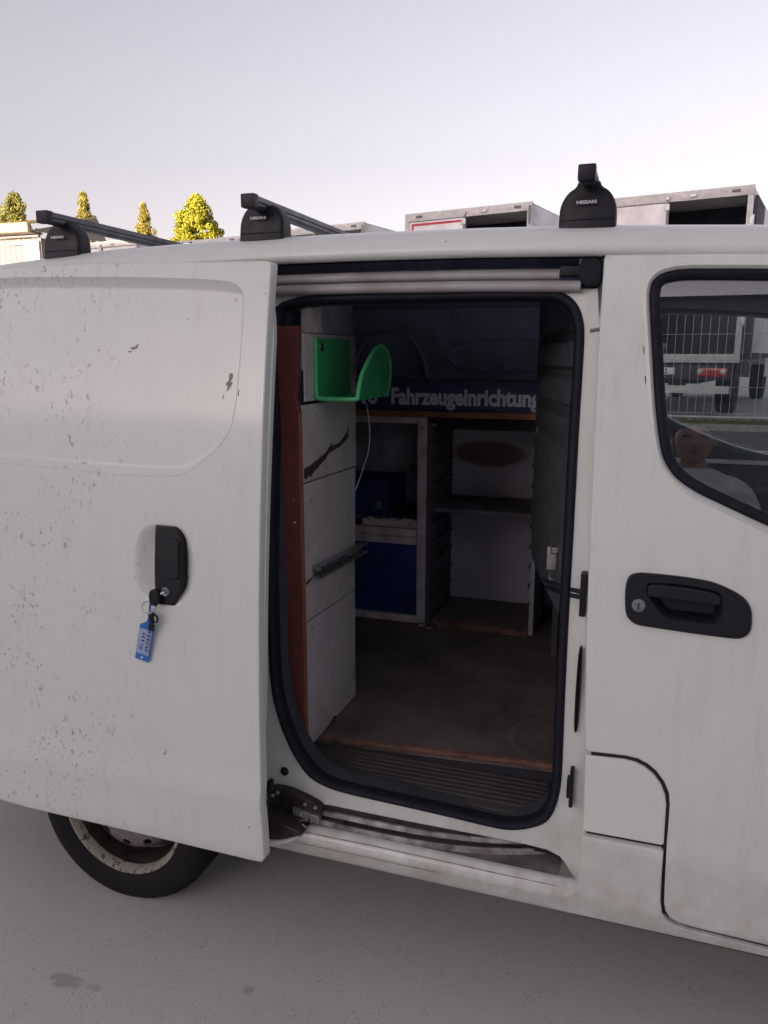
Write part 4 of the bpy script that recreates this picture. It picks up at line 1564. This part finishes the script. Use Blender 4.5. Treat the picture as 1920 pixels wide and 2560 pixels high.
NI = {'N': [[(0, 0), (.1, 1), (.6, .1), (.8, 1)]], 'i': [[(.2, 0), (.3, .6)], [(.35, .9), (.4, 1)]], 's': [[(.6, .6), (.2, .6), (.25, .35), (.6, .3), (.5, 0), (.1, 0)]], 'n': [[(.1, 0), (.2, .6), (.4, .5), (.5, .1), (.6, .05)]],
      'V': [[(0, 1), (.35, 0), (.75, 1)]], '2': [[(.1, .8), (.4, 1), (.6, .7), (.1, 0), (.7, .05)]], '0': [[(.3, 0), (.1, .5), (.35, 1), (.6, .6), (.5, .1), (.3, 0)]]}
for wd, base, s0 in (('Nissn', .48, .08), ('NV2000', .90, .06)):
    for i, chh in enumerate(wd):
        for st_ in NI[chh]:
            stroke(st_, base, .26, s0 + i * .105, .10)
obj('handwriting', bm, 'ink', kt)
bm = bmesh.new()
for k, (v, u0, u1) in enumerate(((.775, .15, .90), (.80, .45, .85))):
    p, q = P2(u0, v), P2(u1, v)
    add_tube(bm, [(p[0], yt - .0008, p[1]), (q[0], yt - .0008, q[1])], .0004, 4)
obj('small_print', bm, 'tagblue', kt)
bm = bmesh.new()
prism(bm, [(-1.072, .945), (-1.064, .945), (-1.063, .922), (-1.058, .914), (-1.060, .902), (-1.073, .902), (-1.074, .914), (-1.069, .922)], yt - .006, yt - .001, .0012)
obj('strap_stub', bm, 'plastic', ky)
bm = bmesh.new()
add_tube(bm, [(-1.053 + .007 * math.cos(a), yt - .006, .934 + .009 * math.sin(a)) for a in [2 * math.pi * i / 16 for i in range(16)]], .0022, 6, True)
add_tube(bm, [(-1.058, yt - .004, .948), (-1.060, yt - .006, .936), (-1.060, yt - .006, .922)], .0042, 8)
obj('clip', bm, 'plastic', ky)

# ------------------------------------------------------------------ lorries parked beyond the fence
def lorry(label, corner, rz, top, wdt=2.42, ln=6.5, right_open=True, red=False, left_open=False, flap=False, lamps=True, floor=1.05):
    """box lorry seen from behind; corner = its rear right corner on the ground"""
    cx, cy = corner
    g = gz(cx, cy)
    t = thing('box_lorry', label, 'lorry', (cx, cy, g), rz, 'box lorries parked beyond the fence')
    H = top - g
    w = -wdt

    def bx_(name, *a, mat='truckwhite', parent=t, bev=.006):
        b = bmesh.new()
        add_box(b, *a, bev)
        o = obj(name, b, mat, None)
        o.parent = parent
        if parent is not t:
            o.location = o.location - parent.location
        return o
    # shell
    b = bmesh.new()
    add_box(b, w, w + .03, .06, ln, floor, H - .02, .004)
    add_box(b, -.03, 0, .06, ln, floor, H - .02, .004)
    add_box(b, w + .03, -.03, ln - .03, ln, floor, H - .02, .004)
    add_box(b, w, 0, .06, ln, H - .018, H, .004)
    shell = obj('box_body', b, 'truckwhite', None)
    shell.parent = t
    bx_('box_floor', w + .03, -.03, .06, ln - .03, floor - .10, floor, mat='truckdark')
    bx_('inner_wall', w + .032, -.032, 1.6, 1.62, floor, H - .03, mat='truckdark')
    # rear frame
    b = bmesh.new()
    add_box(b, w - .02, .02, 0, .058, H - .13, H + .015, .01)
    add_box(b, w - .02, w + .07, 0, .058, floor - .02, H - .132, .01)
    add_box(b, -.07, .02, 0, .058, floor - .02, H - .132, .01)
    add_box(b, w - .02, .02, -.01, .058, floor - .16, floor - .022, .01)
    fr_ = obj('rear_frame', b, 'truckframe', None)
    fr_.parent = t
    mid = w / 2
    if not left_open:
        d = bx_('rear_door', w + .075, mid - .01, .012, .05, floor, H - .14)
        if red:
            for a in ((w + .12, mid - .03, H - .21, H - .17), (w + .12, w + .16, floor + .3, H - .212), (w + .162, mid - .03, floor + 1.95, floor + 1.99)):
                bx_('red_stripe', a[0], a[1], .006, .0115, a[2], a[3], mat='red', parent=d, bev=0)
        bx_('dark_header', w + .075, mid - .01, .03, .055, H - .20, H - .134, mat='truckdark') if not red else None
    if not right_open:
        bx_('rear_door', mid + .01, -.075, .012, .05, floor, H - .14)
    b = bmesh.new()
    add_tube(b, [(mid - .03, -.012, floor + .02), (mid - .03, -.012, H - .06)], .014, 8)
    add_box(b, mid - .07, mid + .01, -.03, .0, H - .26, H - .16, .006)
    add_box(b, mid - .06, mid + .0, -.03, .0, H - .10, H - .05, .006)
    lr = obj('lock_rod', b, 'steel', None)
    lr.parent = t
    bx_('frame_clip', mid + .30, mid + .40, -.03, -.001, H - .09, H - .045, mat='steel')
    for xx in (w + .22, -.30):
        bx_('marker_lamp', xx, xx + .12, -.02, -.001, H - .075, H - .035, mat='lampgrey')
    if flap:
        d = bx_('rear_door', .03, .075, .02, 1.18, floor, H - .14, mat='truckdark')
        for zz in (floor + .4, H - .6):
            bx_('door_hinge', -.02, .05, -.02, .018, zz, zz + .18, mat='steel')
    else:
        b = bmesh.new()
        for zz in (floor + .4, H - .35):
            add_tube(b, [(-.02, -.02, zz), (-.02, -.02, zz + .3)], .02, 6)
        hg = obj('door_hinge', b, 'steel', None)
        hg.parent = t
    # chassis, lamps, guards, wheels, cab
    bx_('chassis', w + .6, -.6, .1, ln + 1.6, .55, floor - .165, mat='gap')
    bx_('bumper', w + .1, -.1, -.02, .10, .40, .52, mat='truckframe')
    bx_('lamp_board', w + .08, -.08, .02, .08, .62, .86, mat='truckdark')
    for xx in (w + .14, -.60):
        lb = bx_('tail_lamp', xx, xx + .46, -.03, .018, .67, .81, mat='lens', bev=.02)
        for q in (.05, .40):
            b = bmesh.new()
            lathe(b, [(0, -.045), (.03, -.044), (.045, -.035), (.05, -.02)], (xx + q, 0, .75), 14)
            rf = obj('reflector', b, 'lampface', None)
            rf.parent = lb
            rf.location = rf.location - lb.location
    bx_('number_plate', mid - .26, mid + .26, -.005, .018, .70, .81, mat='truckwhite', bev=.003)
    text('plate_number', '2', .10, 'ink', t, (mid + .13, -.008, .72), FACE_Y, .8, .004, .001, local=True)
    for xx, yy_ in ((w + .15, 1.4), (-.45, 1.4), (w + .15, ln + .5), (-.45, ln + .5)):
        b = bmesh.new()
        prw = [(.12, .0), (.30, .0), (.44, .02), (.48, .06), (.48, .26), (.44, .30), (.12, .30)]
        n = 28
        rr = [[b.verts.new((xx + s, yy_ + r * math.cos(2 * math.pi * i / n), .48 + r * math.sin(2 * math.pi * i / n))) for r, s in prw] for i in range(n)]
        for i in range(n):
            for j in range(len(prw) - 1):
                b.faces.new((rr[i][j], rr[i][j + 1], rr[(i + 1) % n][j + 1], rr[(i + 1) % n][j]))
        wl = obj('wheel', b, 'tyre', None)
        wl.parent = t
    bx_('cab', w + .12, -.12, ln + .15, ln + 1.8, .5, 2.5, mat='truckwhite', bev=.12)
    if lamps:
        pass
    return t


rz = R(-11.8)
lorry('white box lorry with dark open bay, right end of the row', (1.332, 12.0), rz, 4.064, flap=True)
lorry('white box lorry with red bordered door and dark open bay', (-2.06, 12.3), rz, 4.075, red=True)
lorry('grey topped box lorry with both doors open, behind middle roof bar', (-5.70, 14.0), rz, 4.20, left_open=True)
lorry('white box lorry with closed doors left of the middle roof bar', (-8.75, 14.4), R(-9), 4.12, right_open=False)
lorry('white box lorry with closed doors beside the rear roof bar', (-11.72, 14.8), R(-9), 4.26, right_open=False)


def work_lamp(x, y, z, label):
    t = thing('work_lamp', label, 'lamp', (x, y, z), group='square work lamps on lorry tops')
    box('housing', x - .11, x + .11, y - .10, y, z + .05, z + .23, 'lampgrey', t, .03)
    box('lens', x - .08, x + .08, y - .108, y - .101, z + .07, z + .21, 'lampface', t, .002)
    box('bracket', x - .04, x + .04, y - .08, y - .02, z, z + .055, 'lampgrey', t, .004)


# ------------------------------------------------------------------ wire fence
fn = thing('wire_fence', 'thin wire mesh fence seen through the front door window', 'fence', (1.6, 11.0, gz(0, 11)))
g0 = gz(0, 11)
bm = bmesh.new()
for i in range(-30, 60):
    x = i * .117
    add_tube(bm, [(x, 11, g0 + .12), (x, 11, g0 + 2.1)], .0035, 4, cap=False)
for k in range(6):
    z = g0 + .16 + k * .385
    add_tube(bm, [(-3.5, 11.006, z), (7.0, 11.006, z)], .0035, 4, cap=False)
tag(obj('wire_mesh', bm, 'wire', fn), kind='stuff')
for x in (-3.5, 0.0, 3.5, 7.0):
    tube('post', [(x, 11.03, g0 - .05), (x, 11.03, g0 + 2.15)], .022, 'wire', fn, 10)
tube('bottom_rail', [(-3.5, 11.0, g0 + .10), (7.0, 11.0, g0 + .10)], .018, 'wire', fn, 8)

# yellow loader at the right
yl = thing('yellow_loader', 'yellow wheeled loader standing beyond the fence at right', 'loader', (3.3, 12.8, gz(0, 12.8)))
g1 = gz(0, 12.8)
box('body', 2.4, 4.6, 12.5, 14.0, g1 + .6, g1 + 1.5, 'yellow', yl, .08)
box('cab', 2.9, 4.2, 12.6, 13.8, g1 + 1.52, g1 + 2.6, 'gap', yl, .06)
box('cab_roof', 2.8, 4.3, 12.5, 13.9, g1 + 2.61, g1 + 2.72, 'yellow', yl, .03)
for x in (2.75, 4.3):
    bm = bmesh.new()
    lathe(bm, [(.1, 0), (.35, 0), (.5, .04), (.53, .1), (.53, .3), (.48, .36)], (x, 12.2, g1 + .53), 28)
    w_ = obj('wheel', bm, 'tyre', yl)
    bm = bmesh.new()
    lathe(bm, [(0, .01), (.2, .01), (.24, .03), (.30, -.004), (.34, -.004)], (x, 12.2, g1 + .53), 24)
    obj('rim', bm, 'yellow', w_)

# ------------------------------------------------------------------ low building at the left
bd = thing('warehouse_shed', 'pale corrugated shed with cream roof at far left', 'building', (-34, 36, .53))


def shed():
    y0 = 30.0
    x0, x1 = -46.0, -28.3
    # walls as corrugated sheets
    b = bmesh.new()
    pts = []
    x = x0
    while x < x1:
        pts += [(x, y0 + .025), (x + .12, y0 + .025), (x + .16, y0), (x + .28, y0)]
        x += .32
    a = [b.verts.new((p[0], p[1], .5)) for p in pts]
    c = [b.verts.new((p[0], p[1], 7.10)) for p in pts]
    for i in range(len(pts) - 1):
        b.faces.new((a[i], a[i + 1], c[i + 1], c[i]))
    obj('front_wall', b, 'pinkwall', bd, 10)
    box('side_wall', x1 - .02, x1 + .1, y0 + .1, y0 + 14, .5, 7.1, 'pinkwall', bd, .01)
    box('white_panel', x1 - .75, x1 + .12, y0 - .12, y0 - .02, .5, 6.95, 'truckwhite', bd, .01)
    box('eaves_band', x0, x1 + .3, y0 - .30, y0 - .13, 7.10, 7.22, 'pinkwall', bd, .01)
    box('fascia', x0, x1 + .3, y0 - .95, y0 - .80, 7.24, 7.66, 'creamroof', bd, .02)
    box('soffit', x0, x1 + .3, y0 - .80, y0 + .02, 7.22, 7.30, 'pinkwall', bd, .01)
    b = bmesh.new()
    vs_ = [b.verts.new(p) for p in ((x0, y0 - .8, 7.67), (x1 + .3, y0 - .8, 7.67), (x1 + .3, y0 + 4, 8.65), (x0, y0 + 4, 8.65), (x0, y0 - .8, 7.6), (x1 + .3, y0 - .8, 7.6), (x1 + .3, y0 + 4, 8.58), (x0, y0 + 4, 8.58))]
    for q in ((0, 1, 2, 3), (7, 6, 5, 4), (0, 4, 5, 1), (1, 5, 6, 2), (2, 6, 7, 3), (3, 7, 4, 0)):
        b.faces.new([vs_[i] for i in q])
    obj('roof', b, 'creamroof', bd, 10)
    for i in range(8):
        x = x1 - .9 - i * 1.5
        b = bmesh.new()
        add_tube(b, [(x, y0 - .8, 7.69), (x, y0 + 4, 8.67)], .05, 6)
        obj('roof_rib', b, 'creamroof', bd)
    b = bmesh.new()
    slab(b, [(x1 + .3, y0 - .8, 7.3), (x1 + 1.6, y0 + 3, 7.2), (x1 + .3, y0 + 4, 8.6)], (0, .08, 0))
    obj('gable_end', b, 'pinkwall', bd, 10)
    box('strip_light', x1 - 1.0 - .9, x1 - 1.0 + .6, y0 - .16, y0 - .05, 6.80, 6.90, 'truckwhite', bd, .01)


shed()
work_lamp(-12.9, 14.3, 3.75, 'square work lamp above the lorry left of the rear bar foot')
work_lamp(-10.85, 14.2, 3.95, 'square work lamp above the white lorry beyond the rear roof bar')
work_lamp(-9.9, 14.1, 3.78, 'square work lamp low on the post beyond the rear roof bar')
work_lamp(-8.35, 15.2, 4.0, 'square work lamp just left of the middle bar foot')

# ------------------------------------------------------------------ trees
def tree(label, x, y, top, width, mat, shape, n, leaf, seed, group='trees lit by low sun beyond the yard'):
    rnd = random.Random(seed)
    z0 = .5
    t = thing('tree', label, 'tree', (x, y, z0), group=group)
    b = bmesh.new()
    tr = [(x, y, z0)]
    for k in range(1, 7):
        tr.append((x + rnd.uniform(-.15, .15), y + rnd.uniform(-.15, .15), z0 + (top - z0) * k / 6.3))
    add_tube(b, tr, [.32, .27, .22, .17, .12, .07, .03], 8)
    limbs = []
    for k in range(46 if shape != 'cone' else 60):
        f = rnd.uniform(.5, .985)
        a = rnd.uniform(0, 6.28)
        z = z0 + (top - z0) * f
        if shape == 'cone':
            L = min(2.3, width / 2 * (1.0 - f) * rnd.uniform(.6, 1.1))
            dz_ = -L * .1
        else:
            L = width / 2 * max(.02, (1.01 - f) / .6) ** .65 * rnd.uniform(.45, 1.05)
            dz_ = L * rnd.uniform(.0, .25)
        e = Vector((x + math.cos(a) * L, y + math.sin(a) * L, min(z + dz_, top)))
        add_tube(b, [(x, y, z), tuple((Vector((x, y, z)) + e) / 2 + Vector((0, 0, .1))), tuple(e)], [.06, .04, .015], 5)
        limbs.append((Vector((x, y, z)), e))
    obj('trunk', b, 'bark', t, 60)
    b = bmesh.new()
    lumps = []
    for k in range(260):
        f = 1 - .48 * rnd.random() ** 1.35
        a = rnd.uniform(0, 6.28)
        if shape == 'cone':
            R_ = min(2.6, width / 2 * (1.0 - f)) * (.72 + .38 * math.sin(f * 60 + a * 2))
            r_ = .10 + .16 * rnd.random()
        else:
            R_ = width / 2 * max(.01, (1.0 - f) / .6) ** .62 * (.82 + .18 * math.sin(a * 3 + seed) + .10 * math.sin(f * 40 + a))
            r_ = .16 + .26 * rnd.random()
        q = R_ * rnd.random() ** .45
        lumps.append((Vector((x + math.cos(a) * q, y + math.sin(a) * q, z0 + (top - z0) * f)), r_))
    lumps.append((Vector((x, y, top - .2)), .16 if shape != 'cone' else .08))
    if shape == 'cone':
        lumps += [(Vector((x, y, top - .22 * k)), .06 + .04 * k) for k in range(1, 8)]
    for i in range(n):
        c, r = rnd.choice(lumps)
        d = Vector((rnd.gauss(0, 1), rnd.gauss(0, 1), rnd.gauss(0, .75)))
        d = d.normalized() * r * rnd.random() ** .4
        p = c + d
        nrm = (d + Vector((rnd.gauss(0, .5), rnd.gauss(0, .5), rnd.gauss(0, .5)))).normalized()
        u = nrm.orthogonal().normalized()
        u = Matrix.Rotation(rnd.uniform(0, 6.28), 3, nrm) @ u
        v = nrm.cross(u)
        s = leaf * rnd.uniform(.6, 1.3)
        ll, ww = (s, s * .55) if shape != 'cone' else (s * 1.2, s * .3)
        b.faces.new([b.verts.new(q) for q in (p - u * ll, p + v * ww, p + u * ll, p - v * ww)])
    me_ = bpy.data.meshes.new('crown')
    b.to_mesh(me_); b.free()
    me_.materials.append(M[mat])
    o = bpy.data.objects.new('crown', me_)
    COL.objects.link(o)
    o.parent = t
    o.location = -Vector((x, y, z0))
    return t


tree('yellow green broadleaf tree above the cream roof', -43.6, 45, 12.65, 5.6, 'leaf_b', 'round', 26000, .072, 1)
tree('olive conifer with a pointed top behind the rear roof bar', -37.6, 45, 12.4, 12.0, 'leaf_c', 'cone', 26000, .07, 2)
tree('narrow pointed ochre conifer between the two left roof bars', -32.8, 45, 11.45, 8.0, 'leaf_c', 'cone', 20000, .07, 3)
tree('bright yellow green tree with broad crown left of the middle roof bar', -28.7, 45, 11.55, 7.4, 'leaf_a', 'round', 42000, .072, 4)
tree('small ochre tree at the left edge of the bright tree', -30.9, 47, 10.5, 3.4, 'leaf_c', 'round', 7000, .085, 5)

# ------------------------------------------------------------------ hall behind the photographer that shades the yard
hl = thing('hall', 'long grey metal hall behind the photographer', 'building', (0, -41, 0))
bm = bmesh.new()
pts = []
x = -70.0
while x < 70:
    pts += [(x, -34.0), (x + .5, -34.0), (x + .56, -34.08), (x + .94, -34.08)]
    x += 1.0
a = [bm.verts.new((p[0], p[1], 0)) for p in pts]
c = [bm.verts.new((p[0], p[1], 8.1)) for p in pts]
for i in range(len(pts) - 1):
    bm.faces.new((a[i], a[i + 1], c[i + 1], c[i]))
obj('front_wall', bm, 'cladding', hl, 10)
box('roof', -70.3, 70.3, -54, -33.7, 8.1, 8.4, 'cladding', hl, .02)
for s in (-70, 69.8):
    box('end_wall', s, s + .2, -54, -34.1, 0, 8.09, 'cladding', hl, .02)
box('back_wall', -69.8, 69.8, -54, -53.8, 0, 8.09, 'cladding', hl, .02)
box('added_reflection_block', -5, 11, -33.66, -33.0, 0, 18.3, 'cladding', hl, .02)  # added block, unseen directly, keeps bright sky out of the door glass reflection
for z0_, z1_, m_ in ((10.45, 10.75, 'truckdark'), (12.75, 13.05, 'truckdark'), (18.0, 18.32, 'truckdark'), (6.1, 6.35, 'truckwhite')):
    box('block_band', -5.05, 11.05, -32.99, -32.9, z0_, z1_, m_, hl, .01)
box('wall_band', -69.9, 69.9, -33.99, -33.9, 6.25, 6.50, 'truckwhite', hl, .01)
for x in (-22, -12, 14, 24):
    d = box('roller_door', x, x + 5, -34.0 + .03, -33.9, 0.01, 4.5, 'truckframe', hl, .01)
    box('door_head', x - .2, x + 5.2, -34.0 + .03, -33.75, 4.52, 4.8, 'trim', d, .01)

# ------------------------------------------------------------------ the photographer (seen mirrored in the door glass)
def person():
    t = thing('person', 'man in white printed t-shirt holding a phone, mirrored in door glass', 'person', (.20, -1.80, 0))
    X, Y = .20, -1.80
    J = {}
    vs_, es, rad = [], [], []

    def v(p, r):
        vs_.append((X + p[0], Y + p[1], p[2])); rad.append(r); return len(vs_) - 1

    def e(a, b):
        es.append((a, b)); return b
    pel = v((0, 0, .95), (.15, .11))
    wa = e(pel, v((0, 0, 1.12), (.145, .10)))
    ch = e(wa, v((0, .01, 1.32), (.175, .12)))
    up_ = e(ch, v((0, 0, 1.465), (.125, .085)))
    nk = e(up_, v((0, .0, 1.54), (.062, .062)))
    e(nk, v((0, .02, 1.60), (.058, .06)))
    for s in (-1, 1):
        hp_ = e(pel, v((s * .10, 0, .88), (.10, .10)))
        kn = e(hp_, v((s * .115, .02, .50), (.065, .065)))
        an = e(kn, v((s * .12, -.02, .09), (.045, .045)))
        e(an, v((s * .135, .14, .04), (.045, .035)))
        sh = e(up_, v((s * .20, -.01, 1.44), (.072, .068)))
        if s > 0:
            el = e(sh, v((.27, .03, 1.15), (.046, .046)))
            wr = e(el, v((.10, .20, 1.12), (.033, .033)))
        else:
            el = e(sh, v((-.27, .04, 1.17), (.046, .046)))
            wr = e(el, v((-.235, .175, 1.38), (.032, .030)))
        e(wr, v((.03, .215, 1.13) if s > 0 else (-.225, .195, 1.45), (.036, .022)))
    me = bpy.data.meshes.new('body')
    me.from_pydata(vs_, es, [])
    o = bpy.data.objects.new('body', me)
    COL.objects.link(o)
    sk = o.modifiers.new('skin', 'SKIN')
    for i, r in enumerate(rad):
        me.skin_vertices[0].data[i].radius = r
    me.skin_vertices[0].data[0].use_root = True
    sb = o.modifiers.new('sub', 'SUBSURF')
    sb.levels = sb.render_levels = 2
    dg = bpy.context.evaluated_depsgraph_get()
    m2 = bpy.data.meshes.new_from_object(o.evaluated_get(dg))
    bpy.data.objects.remove(o)
    # clothes are the same surface: material by height and by place along the arm
    m2.materials.clear()
    for k in ('skin', 'shirt', 'jeans', 'plastic'):
        m2.materials.append(M[k])
    for p in m2.polygons:
        c = p.center - Vector((X, Y, 0))
        p.use_smooth = True
        k = 0
        if c.z < .10: k = 3
        elif c.z < .93 and abs(c.x) < .24 and c.y < .16: k = 2
        elif c.z < 1.53 and abs(c.x) < .19 and c.y < .135: k = 1
        elif c.z > 1.25 and c.y < .08 and c.z < 1.53: k = 1
        p.material_index = k
    b = bpy.data.objects.new('body', m2)
    COL.objects.link(b)
    b.parent = t
    b.location = -t.location
    # head
    hz = 1.662
    bm = bmesh.new()
    bmesh.ops.create_uvsphere(bm, u_segments=48, v_segments=36, radius=1)
    for q in bm.verts:
        x, y, z = q.co
        px = x * .076 * (1 - .22 * max(0, -z) ** 1.6)
        py = y * .098
        pz = z * .122
        if y > 0:
            jaw = max(0, -z - .35)
            py += .010 * jaw
            g = lambda cx, cz, sx, sz: math.exp(-((x - cx) / sx) ** 2 - ((z - cz) / sz) ** 2)
            py += .026 * g(0, -.20, .16, .16) + .014 * g(0, .0, .10, .25)          # nose
            py -= .013 * (g(.36, .04, .20, .12) + g(-.36, .04, .20, .12))          # eye sockets
            py += .007 * (g(.34, .22, .28, .09) + g(-.34, .22, .28, .09))          # brows
            py += .006 * g(0, -.46, .25, .06) + .006 * g(0, -.58, .22, .06) - .006 * g(0, -.52, .3, .03)
            py += .012 * g(0, -.84, .3, .16)                                       # chin
        q.co = (X + px, Y + .03 + py, hz + pz)
    hd = obj('head', bm, 'skin', t, 80)
    for s in (-1, 1):
        bm = bmesh.new()
        bmesh.ops.create_uvsphere(bm, u_segments=16, v_segments=12, radius=1)
        for q in bm.verts:
            q.co = (X + s * .079 + q.co.x * .010, Y + .025 + q.co.y * .020, hz - .005 + q.co.z * .032)
        obj('ear', bm, 'skin', hd, 80)
        bm = bmesh.new()
        bmesh.ops.create_uvsphere(bm, u_segments=16, v_segments=12, radius=.011)
        for q in bm.verts:
            q.co = q.co + Vector((X + s * .028, Y + .098, hz + .006))
        obj('eye', bm, 'lampface', hd, 80)
        bm = bmesh.new()
        add_tube(bm, [(X + s * .014, Y + .123, hz + .024), (X + s * .03, Y + .120, hz + .029), (X + s * .048, Y + .108, hz + .024)], .0045, 6)
        obj('eyebrow', bm, 'hair', hd, 80)
    bm = bmesh.new()
    add_tube(bm, [(X - .022, Y + .121, hz - .063), (X, Y + .127, hz - .062), (X + .022, Y + .121, hz - .063)], .0035, 6)
    obj('mouth', bm, simple('lips', (.25, .09, .08), .5), hd, 80)
    bm = bmesh.new()
    bmesh.ops.create_uvsphere(bm, u_segments=40, v_segments=30, radius=1)
    bmesh.ops.delete(bm, geom=[q for q in bm.verts if q.co.z < -.25 or (q.co.y > .1 and q.co.z < .45 + .2 * q.co.y) or (q.co.z < .2 and q.co.y > -.1)], context='VERTS')
    for q in bm.verts:
        x, y, z = q.co
        q.co = (X + x * .080, Y + .03 + y * .102, hz + .003 + z * .125)
    obj('hair', bm, 'hair', hd, 80)
    # print on the shirt chest
    bm = bmesh.new()
    rnd = random.Random(3)
    for i in range(26):
        u, w_ = rnd.uniform(-.09, .06), rnd.uniform(1.27, 1.38)
        a = rnd.uniform(.012, .035)
        slab(bm, [(X + u, Y + .137, w_), (X + u + a, Y + .137, w_ + .003), (X + u + a, Y + .137, w_ + .010), (X + u, Y + .137, w_ + .008)], (0, .002, 0))
    obj('shirt_print', bm, 'print', b)
    # hands
    for (wx, wy, wz, d) in ((-.225, .195, 1.45, Vector((.15, .0, 1))), (.03, .215, 1.13, Vector((-1, .2, .05)))):
        d.normalize()
        side = Vector((0, 1, 0)).cross(d).normalized()
        bm = bmesh.new()
        for k, (L, off) in enumerate(((.066, -.027), (.076, -.009), (.072, .009), (.056, .026))):
            p0 = Vector((X + wx, Y + wy, wz)) + side * off + d * .015
            p1 = p0 + d * L * .45 + Vector((0, .006, 0))
            p2 = p1 + d * L * .35 + Vector((0, .016, 0)) * (-1)
            p3 = p2 + d * L * .2 + Vector((0, -.012, 0))
            add_tube(bm, [p0, p1, p2, p3], [.0095, .009, .008, .006], 8)
        p0 = Vector((X + wx, Y + wy, wz)) - d * .02 - side * .025
        add_tube(bm, [p0, p0 - side * .022 + d * .025, p0 - side * .028 + d * .055], [.012, .010, .007], 8)
        obj('fingers', bm, 'skin', b, 80)
    t.scale = (1.022, 1.022, 1.022)
    return t


person()
ph = tag(box('phone', -.038, .038, -1.600, -1.592, 1.44, 1.60, 'plastic', None, .003), 'black phone held up by the man in the white t-shirt', 'phone')
